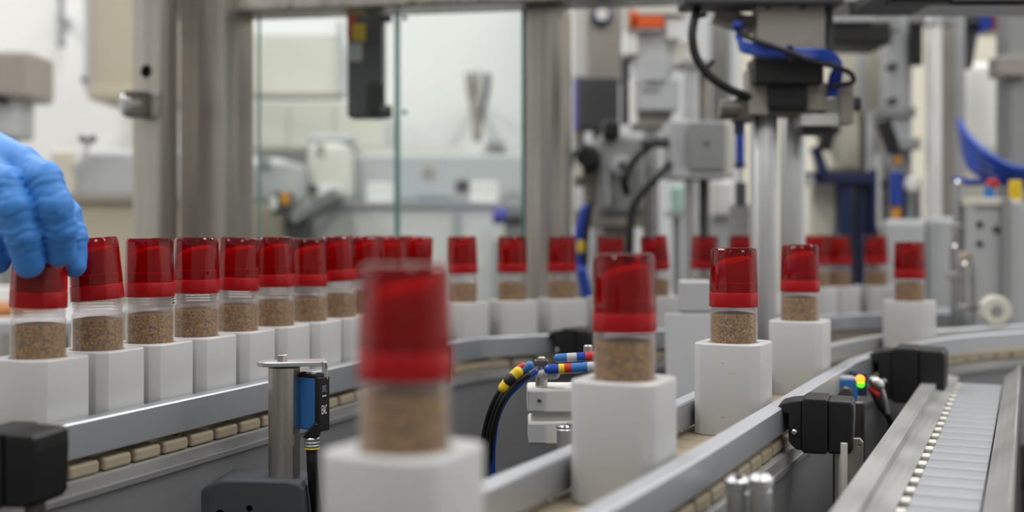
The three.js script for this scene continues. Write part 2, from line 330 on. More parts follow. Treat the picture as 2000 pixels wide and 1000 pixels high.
/* ------------------------------------------------------------------ builders for machine parts given by their outline in the photograph's frame and a depth */
// spec rows: [part name, kind, x0, y0, x1, y1, Z, depth, material, options]; b = rounded box, c = upright cylinder, x = lying cylinder, z = disc facing the camera
function unit(name, label, category, rows, group) {
  const [, , a0, b0, a1, b1, Z0, d0] = rows[0], base = at((a0 + a1) / 2, b1, Z0); base.z -= d0 / 2;
  const t = thing(name, label, category, base, 0, group);
  for (const r of rows) piece(t, r);
  return t;
}
function piece(t, [nm, kind, x0, y0, x1, y1, Z, d, mat, o = {}]) {
  const w = S(Math.abs(x1 - x0), Z), h = S(Math.abs(y1 - y0), Z), c = at((x0 + x1) / 2, (y0 + y1) / 2, Z);
  let g;
  if (kind === 'b') { g = rbox(w, h, d, o.r ?? Math.min(0.004, w / 8, h / 8)); c.z -= d / 2; }
  if (kind === 'c') { g = rod(w / 2, h, 28, o.c); c.z -= w / 2; }
  if (kind === 'x') { g = rod(h / 2, w, 28, o.c).clone().rotateZ(Math.PI / 2); c.z -= h / 2; }
  if (kind === 'z') { g = rod(w / 2, d, 28, o.c).clone().rotateX(Math.PI / 2); c.z -= d / 2; }
  return wpart(t, nm, g, mat, c, o.rot, o.label);
}
const HEAD = 0.37, YAW = -HEAD;                              // the line's heading, and the same as a turn about y

/* ------------------------------------------------------------------ machine frame with guard doors */
// square tube standing on the bed, seen at (px) at depth Z, its near edge turned along the line
function framePost(label, px, Z, size, top, mat, yaw = YAW, o = {}) {
  const b = at(px, 0, Z); b.y = Y_BED; top -= Y_BED;
  const t = thing('frame_post', label, 'frame post', b, yaw, 'stainless posts of the machine frame');
  let geo = rbox(size, top, size, 0.004, 3);
  if (o.hole) {
    const ev = new Evaluator(); ev.attributes = ['position', 'normal', 'uv'];
    const a = new Brush(geo), c = new Brush(new THREE.CylinderGeometry(o.hole[1], o.hole[1], 0.05, 32).rotateX(Math.PI / 2));
    c.position.set(0.002, o.hole[0] - Y_BED - top / 2, size / 2); c.updateMatrixWorld(); a.updateMatrixWorld();
    geo = ev.evaluate(a, c, SUBTRACTION).geometry;
  }
  part(t, 'tube', geo, mat, new THREE.Vector3(0, top / 2, 0));
  part(t, 'foot_plate', rbox(size * 1.12, 0.012, size * 1.12, 0.002), M.steelDark, new THREE.Vector3(0, 0.006, 0));
  if (o.hole) part(t, 'hole_liner', new THREE.CylinderGeometry(o.hole[1] * 0.98, o.hole[1] * 0.98, 0.003, 28).rotateX(Math.PI / 2), M.black, new THREE.Vector3(0.002, o.hole[0] - Y_BED, size / 2 - 0.02));
  return t;
}
const Y_BEAM = CAM_Y + 0.3245;
const holeY = CAM_Y + (HORIZON - 136) * 1.66 / F;
const postA = framePost('narrow stainless frame post with a round black hole', 304, 1.7, 0.047, 1.75, M.steel, YAW, { hole: [holeY, 0.0098] });
const postB = framePost('broad stainless frame post standing right beside the post with a hole', 424, 1.76, 0.079, 1.60, M.steel);
const postC = framePost('stainless frame post at the right end of the glass guard doors', 1070, 1.72, 0.058, Y_BEAM, M.steel, -0.3);
{
  // latch on the front of the narrow post: round nosed steel block with a bolt
  const t = thing('door_latch', 'round nosed steel latch block on the narrow frame post', 'latch', at(268, 205, 1.665), YAW * 0.3);
  const k = 1.66 / F;
  const noseGeo = lathe([[0, -23 * k], [19 * k, -23 * k], [21 * k, -21 * k], [22 * k, -8 * k], [20 * k, 0], [14 * k, 6 * k], [6 * k, 9 * k], [0, 10 * k]], 32, 0.6).rotateZ(Math.PI / 2);
  part(t, 'body', rbox(44 * k, 52 * k, 34 * k, 0.003), M.steelDark, new THREE.Vector3(4 * k, 0, 0.004));
  part(t, 'nose', noseGeo.clone().scale(1, 1.15, 0.9), M.chrome, new THREE.Vector3(-24 * k, 0, 0.004));
  part(t, 'mounting_flange', rbox(20 * k, 48 * k, 16 * k, 0.002), M.steel, new THREE.Vector3(34 * k, 0, -0.004));
  part(t, 'label_plate', rbox(26 * k, 12 * k, 0.0012, 0.0004), M.steel, new THREE.Vector3(4 * k, 2 * k, 0.004 + 17.5 * k));
}
{
  // top beam from beyond the left post to the right, slightly nearer on the right
  const a = at(330, 0, 1.80), b = at(1345, 0, 1.66); a.y = b.y = 0;
  const len = a.distanceTo(b), yaw = Math.atan2(-(b.z - a.z), b.x - a.x);
  const t = thing('top_beam', 'long stainless beam across the top of the guard doors', 'beam', a.clone().add(b).multiplyScalar(0.5).setY(Y_BEAM), yaw);
  part(t, 'tube', rbox(len, 0.07, 0.07, 0.004), M.steel, new THREE.Vector3(0, 0.035, 0));
  for (const s of [-1, 1]) part(t, 'end_cap', rbox(0.006, 0.064, 0.064, 0.002), M.steelDark, new THREE.Vector3(s * (len / 2 + 0.003), 0.035, 0));
}
{
  // guard doors: clear panes with green edges
  const top = 24, bot = 700;
  const door = (x0, x1, Za, Zb, label, hinges) => {
    const a = at(x0, bot, Za), b = at(x1, bot, Zb); b.y = a.y;
    const yT = Y_BEAM - 0.002, h = yT - a.y, w = Math.hypot(b.x - a.x, b.z - a.z), yaw = Math.atan2(-(b.z - a.z), b.x - a.x);
    const t = thing('guard_door', label, 'glass door', a.clone().add(b).multiplyScalar(0.5), yaw);
    part(t, 'pane', new THREE.PlaneGeometry(w - 0.004, h), M.pane, new THREE.Vector3(0, h / 2, 0));
    for (const s of [-1, 1]) part(t, 'edge', rbox(0.003, h, 0.006, 0.0006), M.glassEdge, new THREE.Vector3(s * (w / 2 - 0.0015), h / 2, 0));
    for (const [hx, hy] of hinges) part(t, 'fixing_button', rod(0.0035, 0.008, 16).clone().rotateX(Math.PI / 2), M.glassEdge, at(hx, hy, Za + (Zb - Za) * (hx - x0) / (x1 - x0)).sub(t.position).applyAxisAngle(new THREE.Vector3(0, 1, 0), -yaw));
    return t;
  };
  door(504, 775, 1.755, 1.725, 'left glass guard door with a green edge, beside the broad post', []);
  door(777, 1023, 1.725, 1.70, 'right glass guard door with two small fixing buttons', [[790, 35], [790, 219]]);
}
// dark safety switch hanging behind the doors
unit('safety_switch', 'dark door safety switch with red and yellow labels hanging under the beam', 'switch', [
  ['housing', 'b', 678, 22, 747, 228, 1.80, 0.05, M.charcoal, { r: 0.004 }],
  ['red_label', 'b', 677, 28, 694, 76, 1.798, 0.003, M.red], ['yellow_label', 'b', 688, 46, 714, 80, 1.797, 0.003, M.yellow], ['grey_label', 'b', 682, 84, 708, 120, 1.797, 0.003, M.greyLight],
  ['actuator', 'b', 715, 160, 750, 228, 1.795, 0.02, M.black, { r: 0.006 }], ['cable_gland', 'x', 744, 20, 764, 42, 1.79, 0, M.charcoal], ['knob', 'x', 742, 204, 764, 230, 1.79, 0, M.charcoal],
]);

/* ------------------------------------------------------------------ rail clamps */
function clampProto() {
  const t = new THREE.Group(); t.name = 'rail_clamp';
  const k = 0.001;
  // outline across the rail: u outward, y up; a hooked jaw on the left closes over the rail
  const jaw = extrude([[-9, 6], [-4, 11], [4, 13.5], [13, 14.5], [13, -27], [9, -27], [5, -24], [2, -20], [2, 3], [-8, 4]].map(([x, y]) => [x * k, y * k]), 0.034, 0.0012);
  part(t, 'jaw', jaw, M.blackSoft, new THREE.Vector3(0, 0, -0.017));
  part(t, 'body', extrude([[13, 15], [16, 17], [32, 17], [34, 15.5], [34, -27], [32, -29], [15, -29], [13, -27.5]].map(([x, y]) => [x * k, y * k]), 0.04, 0.0015), M.black, new THREE.Vector3(0, 0, -0.02));
  part(t, 'cap_block', extrude([[34.3, 15], [36, 16], [52, 15.5], [54.5, 13], [55, 5], [54, -24], [51, -28], [35, -28.5], [34.3, -27]].map(([x, y]) => [x * k, y * k]), 0.038, 0.0018), M.black, new THREE.Vector3(0, 0, -0.019));
  part(t, 'screw', rod(0.0024, 0.004, 12).clone().rotateX(Math.PI / 2), M.chrome, new THREE.Vector3(0.007, -0.012, 0.0178));
  part(t, 'support_rod', rod(0.006, 0.13, 20), M.steelDark, new THREE.Vector3(0.043, -0.09, 0));
  part(t, 'arm', rbox(0.05, 0.014, 0.016, 0.002), M.steelDark, new THREE.Vector3(0.023, -0.15, 0));
  return t;
}
const clampSrc = clampProto();
function addClamp(lane, px, Z, label, dyaw = 0, s = 1, dy = 0) {
  const i = lane.near(at(px, 0, Z).setY(0)), c = clampSrc.clone(), p = lane.pts[i], r = lane.right[i];
  c.name = numbered('rail_clamp'); c.position.set(p.x + r.x * 0.0455, Y_RAIL + dy, p.z + r.z * 0.0455); c.rotation.y = lane.yaw(i) + dyaw; c.scale.setScalar(s); scene.add(c);
  return tag(c, label, 'clamp', 'black rail clamps on the conveyors');
}
addClamp(laneA, -22, 0.72, 'black plastic rail clamp at the left end of the close rail, below the gloved hand', 0.2, 1, 0.003);
addClamp(laneA, 664, 1.30, 'small black rail clamp half hidden behind the nearest blurred jar', 0.1);
addClamp(laneA, 1082, 1.53, 'black rail clamp above the coloured hoses', 0.5);
addClamp(laneB, 1522, 0.925, 'large black rail clamp in front of the twin-lamp sensor', 0.12, 0.92, -0.004);
addClamp(laneB, 1722, 1.30, 'large black rail clamp in front of the farthest carrier block on the return conveyor', 0.15, 1.3, -0.008);

/* ------------------------------------------------------------------ sensor on its steel post */
{
  const Z = 0.95, k = Z / F;
  const t = thing('sensor_post', 'round stainless post with a bent bracket plate, in front of the close rail', 'post', at(549, 955, Z).add(new THREE.Vector3(0, 0, -0.0128)));
  const r = 31 * k, yTop = at(0, 719, Z).y, yBot = at(0, 965, Z).y;
  wpart(t, 'post', rod(r, yTop - yBot, 48, 0.0008), M.steelPost, at(549, 719, Z).setY((yTop + yBot) / 2).add(new THREE.Vector3(0, 0, -r)));
  // bracket: flat bar with a rounded nose, bent down at the right
  const pl = new THREE.Shape(), w = 13.5 * 0.001;
  pl.moveTo(-r * 1.12 + 0.006, -w); pl.lineTo(0.031, -w); pl.lineTo(0.031, w); pl.lineTo(-r * 1.12 + 0.006, w); pl.absarc(-r * 1.12 + 0.006, 0, w, Math.PI / 2, Math.PI * 1.5, false);
  const plate = extrude(pl, 0.0034, 0.0006).rotateX(-Math.PI / 2);
  const down = rbox(0.0034, 0.05, 2 * w, 0.0008).clone().translate(0.0328, -0.0215, 0), bend = new THREE.CylinderGeometry(0.0052, 0.0052, 2 * w, 20, 1, false, 0, Math.PI / 2).rotateX(-Math.PI / 2);
  bend.translate(0.0294, -0.0018, 0);
  const bracket = toCreasedNormals(mergeGeometries([plate, down, bend].map((g) => (g.index ? g.toNonIndexed() : g)).map((g) => { g.deleteAttribute('uv'); return g; })), 0.6);
  const pc = at(549, 717, Z).add(new THREE.Vector3(0, 0, -r));
  wpart(t, 'bracket', bracket, M.alu, pc, [0, 0.22, 0]);
  wpart(t, 'bolt_head', rod(11 * k, 15 * k, 6, 0.0006), M.steel, at(545, 703, Z).add(new THREE.Vector3(0, 0, -r)), [0, 0.3, 0]);
  wpart(t, 'washer', rod(15 * k, 2 * k, 24, 0.0002), M.chrome, at(545, 717, Z).add(new THREE.Vector3(0, 0, -r)));

  const c = thing('post_clamp_block', 'dark grey plastic clamp block holding the sensor post', 'clamp', at(490, 1010, Z));
  const ol = [[375, 1080], [375, 972], [382, 962], [418, 944], [432, 938], [560, 940], [585, 947], [591, 958], [591, 1080]].map(([x, y]) => [(x - 490) * k, (1010 - y) * k]);
  const h1 = circlePath((487 - 490) * k, (1010 - 993) * k, 11 * k), h2 = circlePath((430 - 490) * k, (1010 - 1004) * k, 13 * k);
  wpart(c, 'block', extrude(ol, 0.046, 0.002, [h1, h2]), M.slate, at(490, 1010, Z - 0.008).add(new THREE.Vector3(0, 0, -0.046)));
  wpart(c, 'bolt', rod(9 * k, 0.02, 6, 0.001).clone().rotateX(Math.PI / 2), M.chrome, at(488, 994, Z + 0.012));
  wpart(c, 'side_bolt', rod(10 * k, 0.02, 6, 0.001).clone().rotateX(Math.PI / 2), M.black, at(430, 1004, Z + 0.016));
  wpart(c, 'foot', rbox(0.03, 0.15, 0.03, 0.003), M.steelDark, at(500, 1080, Z + 0.02).setY(Y_BED + 0.075));

  // photoelectric sensor: blue body, black face with marks, slanted plug, threaded nut with a yellow ring
  const s = thing('photo_sensor', 'blue and black box sensor with small white marks under the bent bracket', 'sensor', at(606, 838, Z + 0.012), 0.75);
  const W = 0.012, Dp = 0.024, H = 104 * k;
  part(s, 'body', rbox(Dp, H, W, 0.0012), M.blue, new THREE.Vector3(-0.001, H / 2, -0.001));
  part(s, 'face_cover', rbox(0.0042, H + 0.001, W + 0.0015, 0.001), M.black, new THREE.Vector3(Dp / 2 + 0.0005, H / 2, -0.001));
  part(s, 'top_cover', rbox(Dp + 0.002, 0.003, W + 0.001, 0.001), M.black, new THREE.Vector3(0, H + 0.001, -0.001));
  const cv = document.createElement('canvas'); cv.width = 128; cv.height = 512; const x = cv.getContext('2d');
  x.fillStyle = '#121215'; x.fillRect(0, 0, 128, 512); x.strokeStyle = '#8f9296'; x.fillStyle = '#dfe1e2'; x.lineWidth = 5;
  x.strokeRect(46, 70, 36, 50); x.beginPath(); x.moveTo(36, 58); x.lineTo(94, 132); x.moveTo(94, 58); x.lineTo(36, 132); x.moveTo(40, 66); x.lineTo(90, 66); x.stroke();
  x.fillRect(40, 162, 52, 14); x.strokeStyle = '#2c2c30'; x.beginPath(); x.moveTo(10, 238); x.lineTo(118, 238); x.stroke();
  x.save(); x.translate(64, 358); x.scale(0.62, 2.1); x.font = 'bold 62px sans-serif'; x.textAlign = 'center'; x.fillText('EAC', 0, 0); x.restore();
  const ct = new THREE.CanvasTexture(cv); ct.colorSpace = THREE.SRGBColorSpace;
  part(s, 'printed_face', new THREE.PlaneGeometry(W * 0.95, H * 0.92), std(0xffffff, 0.5, 0, { map: ct }), new THREE.Vector3(Dp / 2 + 0.0028, H / 2, -0.001), [0, Math.PI / 2, 0]);
  for (let i = 0; i < 3; i++) part(s, 'indicator', rbox(0.003, 0.0012, 0.004, 0.0004), [M.red, M.offWhite, M.offWhite][i], new THREE.Vector3(-0.007 + 0.006 * i, H + 0.003, 0.001));
  s.rotation.y = -0.62;
  const q = thing('sensor_cable', 'black plug and cable with a yellow ring below the box sensor', 'cable', at(608, 852, Z + 0.004));
  const plug = extrude([[-12, -12], [-14, -9], [-11, -4], [8, 18], [16, 16], [16, -8], [14, -12]].map(([a, b]) => [a * k, b * k]), 0.012, 0.0012);
  wpart(q, 'plug', plug, M.black, at(608, 842, Z + 0.004).add(new THREE.Vector3(0, 0, -0.006)));
  wpart(q, 'collar', rod(13 * k, 10 * k, 24, 0.0006), M.black, at(609, 848, Z + 0.004));
  wpart(q, 'threaded_nut', lathe([[0, -12 * k], [14 * k, -12 * k], [15.5 * k, -10 * k], [15.5 * k, -7 * k], [14.6 * k, -6 * k], [15.5 * k, -4 * k], [15.5 * k, -1 * k], [14.6 * k, 0], [15.5 * k, 2 * k], [15.5 * k, 6 * k], [13 * k, 10 * k], [13 * k, 12 * k], [0, 12 * k]], 28), M.alu, at(609, 862, Z + 0.004));
  wpart(q, 'yellow_ring', rod(15.5 * k, 3 * k, 24, 0.0004), M.yellow, at(609, 875.5, Z + 0.004));
  hose(q, 'lead', [at(609, 878, Z + 0.004), at(610, 910, Z + 0.004), at(614, 960, Z + 0.012), at(622, 1020, Z + 0.03), at(640, 1100, Z + 0.08)], 11 * k, M.rubber, 32);
}

/* ------------------------------------------------------------------ pneumatic block, its steel post and hoses */
{
  const Z = 0.93;
  const t = unit('pneumatic_block', 'pale grey pneumatic slide of two stacked blocks beside the second jar from the camera', 'machine block', [
    ['lower_block', 'b', 1032, 823, 1145, 870, Z, 0.045, M.whiteBlock, { r: 0.0025 }], ['upper_block', 'b', 1030, 760, 1145, 808, Z, 0.045, M.whiteBlock, { r: 0.0025 }],
    ['web', 'b', 1040, 806, 1140, 825, Z + 0.006, 0.03, M.whiteBlock], ['end_plate', 'b', 1031, 764, 1064, 804, Z - 0.002, 0.004, M.greyLight, { r: 0.001 }], ['end_plate', 'b', 1032, 828, 1065, 866, Z - 0.002, 0.004, M.greyLight, { r: 0.001 }],
    ['stand', 'b', 1100, 869, 1150, 1060, Z + 0.02, 0.03, M.steelDark],
  ]);
  piece(t, ['screw', 'z', 1050, 778, 1058, 786, Z - 0.004, 0.003, M.steelDark]);
  unit('locating_pin', 'short steel pin with a hex top standing beside the pneumatic block', 'pin', [['shaft', 'c', 1088, 838, 1119, 1010, 0.86, 0.0116, M.alu], ['cap', 'c', 1087, 832, 1120, 841, 0.8605, 0, M.chrome], ['hex_top', 'c', 1107, 826, 1118, 836, 0.862, 0, M.steelDark]]);
  unit('hose_fitting', 'upright steel hose fitting on top of the pneumatic block', 'fitting', [['body', 'c', 1046, 712, 1070, 760, Z + 0.008, 0.01, M.steelPost], ['hex', 'b', 1044, 704, 1072, 716, Z + 0.006, 0.012, M.steelDark, { r: 0.001 }], ['cap', 'c', 1050, 697, 1066, 706, Z + 0.008, 0, M.steel]]);
  const ring = (tt, nm, pts, mat, r) => hose(tt, nm, pts, r, mat, 8);
  const black = [at(944, 930, Z + 0.03), at(946, 880, Z + 0.02), at(955, 825, Z + 0.01), at(974, 775, Z), at(998, 742, Z), at(1024, 724, Z)];
  for (const [dx, i] of [[-5, 0], [5, 1], [13, 2]]) {
    const h = thing('air_hose', ['outermost black hose of the bundle arching up to the steel fitting', 'middle black hose of the bundle arching up to the steel fitting', 'innermost black hose of the bundle arching up to the steel fitting'][i], 'hose', at(944 + dx, 1000, Z + 0.03), 0, 'black hoses beside the pneumatic block');
    hose(h, 'hose', black.map((p, j) => p.clone().add(new THREE.Vector3(S(dx, Z) * (1 - 0.08 * j), S(-dx * 0.1 * j, Z), 0.003 * i))), S(5.6, Z), M.rubber, 40);
  }
  const bl = thing('air_hose', 'bright blue hose curving under the black hoses up to the steel fitting', 'hose', at(965, 930, Z));
  hose(bl, 'hose', [at(962, 930, Z + 0.02), at(963, 870, Z + 0.015), at(972, 815, Z + 0.005), at(992, 775, Z), at(1018, 748, Z - 0.002), at(1046, 726, Z)], S(5.5, Z), M.blueTube, 40);
  const sl = thing('hose_sleeves', 'yellow and black marker sleeves on the hose bundle left of the steel fitting', 'sleeve', at(1000, 745, Z));
  ring(sl, 'yellow_sleeve', [at(984, 757, Z - 0.004), at(994, 744, Z - 0.004)], M.yellow, S(11, Z)); ring(sl, 'black_band', [at(994, 744, Z - 0.005), at(999, 739, Z - 0.005)], M.black, S(11.4, Z));
  ring(sl, 'yellow_sleeve', [at(1001, 737, Z - 0.004), at(1012, 727, Z - 0.004)], M.yellow, S(11, Z)); ring(sl, 'red_sleeve', [at(1012, 722, Z - 0.002), at(1022, 716, Z - 0.002)], M.red, S(8, Z)); ring(sl, 'blue_sleeve', [at(1022, 722, Z - 0.002), at(1034, 714, Z - 0.002)], M.blue, S(9, Z));
  const runs = [
    ['lower banded blue hose with yellow and red sleeves running behind the second jar', 718, 0, [[1072, 1090, 'blueTube'], [1090, 1102, 'yellow'], [1102, 1115, 'red'], [1115, 1146, 'blue'], [1146, 1180, 'greyLight']], 10],
    ['upper banded blue hose with a red sleeve running behind the second jar', 697, 0.015, [[1090, 1106, 'blue'], [1106, 1126, 'greyLight'], [1126, 1142, 'blueTube'], [1142, 1162, 'red'], [1162, 1185, 'grey']], 9]];
  for (const [label, y, dz, segs, r] of runs) {
    const h = thing('banded_hose', label, 'hose', at(1110, y, Z + dz));
    for (const [x0, x1, m] of segs) hose(h, m === 'greyLight' || m === 'grey' ? 'ferrule' : 'sleeve', [at(x0, y + 2 - (x0 - 1100) * 0.06, Z + dz), at(x1, y + 2 - (x1 - 1100) * 0.06, Z + dz)], S(r, Z), M[m], 4);
  }
  unit('elbow_fitting', 'dark steel elbow fitting joining the banded hoses', 'fitting', [['body', 'c', 1140, 674, 1158, 712, Z + 0.02, 0, M.steel], ['collar', 'b', 1050, 722, 1094, 742, Z + 0.004, 0.014, M.greyLight, { r: 0.004 }]]);
}
/* ------------------------------------------------------------------ capping press over the return conveyor */
{
  const Z = 1.45, yB = (Y) => HORIZON + (CAM_Y - Y) * F / Z;
  const t = unit('capping_press', 'grey capping press head on two tall bright columns with a black valve block', 'machine', [
    ['base_plate', 'b', 1440, yB(0.79), 1600, yB(Y_BED), Z, 0.1, M.steelDark],
    ['mounting_panel', 'b', 1478, 6, 1612, 112, Z - 0.015, 0.03, M.greyWarm, { r: 0.002 }], ['panel_edge', 'b', 1607, 4, 1628, 100, Z + 0.002, 0.03, M.charcoal, { r: 0.002 }],
    ['top_plate', 'b', 1336, -26, 1650, 7, Z - 0.03, 0.06, M.charcoal, { r: 0.003 }], ['cross_bar', 'b', 1500, -30, 2080, 5, Z + 0.035, 0.1, M.greyLight],
    ['valve_block', 'b', 1474, 110, 1610, 164, Z - 0.03, 0.05, M.black, { r: 0.003 }], ['lower_valve', 'b', 1502, 162, 1578, 212, Z - 0.02, 0.04, M.blackSoft],
    ['bracket', 'b', 1462, 132, 1502, 224, Z - 0.01, 0.035, M.greyWarm, { r: 0.002 }], ['bracket', 'b', 1576, 160, 1617, 216, Z - 0.01, 0.035, M.greyWarm, { r: 0.002 }],
    ['cross_plate', 'b', 1462, 205, 1640, 226, Z, 0.04, M.steelDark], ['carriage', 'b', 1565, 222, 1640, 246, Z - 0.01, 0.04, M.whiteBlock], ['bumper', 'b', 1568, 245, 1626, 262, Z - 0.005, 0.03, M.black],
    ['side_arm', 'b', 1612, 192, 1655, 236, Z - 0.008, 0.03, M.greyWarm], ['side_arm', 'b', 1642, 166, 1668, 242, Z - 0.012, 0.028, M.greyWarm], ['side_knob', 'x', 1666, 188, 1684, 216, Z - 0.008, 0, M.charcoal],
    ['clamp_knob', 'x', 1408, 193, 1446, 232, Z - 0.012, 0, M.steelDark], ['knob_block', 'b', 1436, 190, 1474, 238, Z - 0.006, 0.03, M.steelDark], ['tip', 'c', 1436, 236, 1456, 262, Z, 0, M.navy],
    ['gusset', 'b', 1396, 22, 1480, 52, Z + 0.02, 0.03, M.greyWarm, { rot: [0, 0, -0.32] }],
  ]);
  for (const x of [1502, 1570]) piece(t, ['screw', 'z', x - 5, 8, x + 5, 18, Z - 0.019, 0.006, M.charcoal]);
  // columns: round tubes with shallow grooves
  const column = (x0, x1, y0, y1, dz) => {
    const r = S((x1 - x0) / 2, Z), top = at(0, y0, Z).y, h = top - 0.78, pts = [];
    const n = 96; for (let i = 0; i < n; i++) { const a = i / n * Math.PI * 2, g = [0.35, 1.15, 1.95, 2.75].reduce((m, c) => Math.max(m, Math.exp(-(((a % Math.PI) - c) ** 2) / 0.006)), 0); pts.push([Math.cos(a) * r * (1 - 0.09 * g), Math.sin(a) * r * (1 - 0.09 * g)]); }
    const g = extrude(pts, h, 0.0008).rotateX(-Math.PI / 2);
    wpart(t, 'column', toCreasedNormals(g, 0.5), M.alu, at((x0 + x1) / 2, y0, Z + dz).setY(top - h));
  };
  column(1465, 1519, 226, 650, 0.03); column(1523, 1573, 200, 650, 0.055);
  // chute plates at the foot of the columns
  unit('cover_plate', 'slanted pale grey cover plate behind the third jar', 'cover', [['sheet', 'b', 1300, 612, 1480, 780, 1.36, 0.004, M.greyLight, { rot: [-0.18, 0, 0.0] }], ['fold', 'b', 1330, 548, 1392, 612, 1.38, 0.03, M.greyLight], ['fold_side', 'b', 1388, 552, 1440, 612, 1.385, 0.025, M.grey], ['stand', 'b', 1380, 770, 1440, 1010, 1.37, 0.02, M.steelDark]]);
  const cable = thing('press_cable', 'thick black cable with clamps looping down the left of the press head', 'cable', at(1360, 8, Z - 0.01));
  hose(cable, 'cable', [at(1368, 2, Z), at(1357, 34, Z - 0.01), at(1352, 70, Z - 0.015), at(1360, 112, Z - 0.015), at(1388, 150, Z - 0.015), at(1424, 174, Z - 0.012), at(1462, 190, Z - 0.006)], S(8.5, Z), M.rubber, 60);
  for (const [x, y, a] of [[1372, 30, 0.2], [1388, 124, 0.9]]) wpart(cable, 'cable_clip', rbox(S(17, Z), S(9, Z), 0.01, 0.002), M.black, at(x, y, Z - 0.014), [0, 0, a]);
  // blue hoses across the front of the panel, with black leads
  const words = ['upper', 'middle', 'lower'];
  for (let i = 0; i < 3; i++) {
    const h = thing('air_hose', `${words[i]} blue hose of three looping across the press panel`, 'hose', at(1440, 90 + 6 * i, Z - 0.04), 0, 'blue hoses across the press panel');
    hose(h, 'hose', [at(1441 + 3 * i, 72 + 9 * i, Z - 0.02), at(1452, 84 + 7 * i, Z - 0.035), at(1500, 95 + 6 * i, Z - 0.04), at(1560, 98 + 6 * i, Z - 0.043), at(1612, 102 + 7 * i, Z - 0.04), at(1638 - 3 * i, 120 + 5 * i, Z - 0.03), at(1640 - 8 * i, 150, Z - 0.02), at(1630 - 5 * i, 185, Z - 0.012)], S(5.5, Z), M.blueTube, 60);
  }
  const ld = thing('press_lead', 'thin black lead looping out to the right of the press head', 'cable', at(1500, 80, Z - 0.045));
  hose(ld, 'lead', [at(1452, 70, Z - 0.03), at(1484, 82, Z - 0.045), at(1530, 98, Z - 0.052), at(1580, 118, Z - 0.052), at(1636, 132, Z - 0.045), at(1664, 146, Z - 0.035), at(1666, 160, Z - 0.03), at(1640, 166, Z - 0.025), at(1620, 170, Z - 0.02)], S(5, Z), M.rubber, 70);
  wpart(ld, 'cable_tie', rbox(S(10, Z), S(30, Z), 0.006, 0.001), M.black, at(1543, 104, Z - 0.05));
  const fit = unit('hose_fitting', 'blue and black push-in fitting at the upper left of the press panel', 'fitting', [['body', 'b', 1446, 28, 1472, 52, Z - 0.02, 0.02, M.black], ['collar', 'x', 1432, 38, 1452, 58, Z - 0.02, 0, M.blueDeep], ['stem', 'c', 1438, 56, 1450, 76, Z - 0.02, 0, M.black]]);
}

/* ------------------------------------------------------------------ twin-lamp sensor and small steel parts by the return conveyor */
{
  const Z = 1.14;
  const led = (c, e) => new THREE.MeshStandardMaterial({ color: c, emissive: c, emissiveIntensity: e, roughness: 0.4 });
  unit('light_sensor', 'small blue sensor with glowing orange and green indicator lamps behind the black clamp', 'sensor', [
    ['body', 'b', 1638, 740, 1676, 786, Z, 0.02, M.blue, { r: 0.002 }], ['rear_body', 'b', 1668, 728, 1695, 774, Z + 0.02, 0.02, M.navy, { r: 0.002 }], ['top_cover', 'b', 1640, 737, 1674, 744, Z + 0.001, 0.018, M.greyLight, { r: 0.001 }],
    ['lens', 'z', 1640, 756, 1666, 782, Z - 0.002, 0.004, M.steelDark], ['orange_lamp', 'z', 1674, 734, 1690, 748, Z - 0.004, 0.006, led(0xff8a1e, 2.2)], ['green_lamp', 'z', 1675, 744, 1690, 757, Z - 0.003, 0.006, led(0x59e01a, 1.2)],
    ['bracket', 'b', 1650, 784, 1690, 1000, Z + 0.01, 0.008, M.steelDark],
  ]);
  const q = thing('sensor_plug', 'slanted steel plug with black lead right of the twin-lamp sensor', 'plug', at(1712, 748, Z + 0.03));
  hose(q, 'plug', [at(1708, 746, Z + 0.03), at(1716, 752, Z + 0.03)], S(12, Z), M.alu, 6); hose(q, 'red_band', [at(1702, 762, Z + 0.03), at(1712, 770, Z + 0.03)], S(7, Z), M.red, 6);
  hose(q, 'rod', [at(1722, 760, Z + 0.03), at(1728, 780, Z + 0.03), at(1734, 806, Z + 0.03)], S(5, Z), M.alu, 10); hose(q, 'lead', [at(1704, 765, Z + 0.03), at(1718, 792, Z + 0.032), at(1738, 822, Z + 0.04), at(1740, 900, Z + 0.06)], S(6, Z), M.rubber, 30);
  const z2 = 0.9, b = thing('bracket_plate', 'upright stainless bracket plate with two holes beside the outfeed conveyor', 'bracket', at(1664, 980, z2), 0);
  const k = z2 / F, hole = (x, y) => circlePath((x - 1664) * k, (980 - y) * k, 4 * k);
  const sh = new THREE.Shape([[1636, 1120], [1636, 884], [1640, 862], [1648, 859], [1684, 856], [1690, 864], [1690, 1120]].map(([x, y]) => new THREE.Vector2((x - 1664) * k, (980 - y) * k)));
  part(b, 'plate', extrude(sh, 0.004, 0.0006, [hole(1657, 875), hole(1683, 870)]), M.steel, new THREE.Vector3(0, 0, -0.006), [0, -0.35, 0]);
  part(b, 'edge_strip', rbox(12 * k, 0.044, 0.01, 0.0008), M.offWhite, new THREE.Vector3(-20 * k, (980 - 918) * k, 0.003));
  const z3 = 0.70;
  for (const [x0, x1, y, nm] of [[1420, 1470, 934, 'left'], [1466, 1516, 930, 'right']]) unit('guide_stud', `${nm === 'left' ? 'left-hand' : 'right-hand'} one of two domed steel studs beside the near rail`, 'stud', [
    ['shaft', 'c', x0 + 3, y + 28, x1 - 3, 1250, z3 + (nm === 'left' ? 0.012 : 0), 0, M.alu], ['head', 'c', x0, y, x1, y + 34, z3 + (nm === 'left' ? 0.012 : 0) - 0.001, 0, M.alu, { c: 0.003 }], ['top_pin', 'c', (x0 + x1) / 2 - 8, y - 8, (x0 + x1) / 2 + 8, y + 4, z3 + 0.006, 0, M.steelDark]], 'domed steel studs');
}

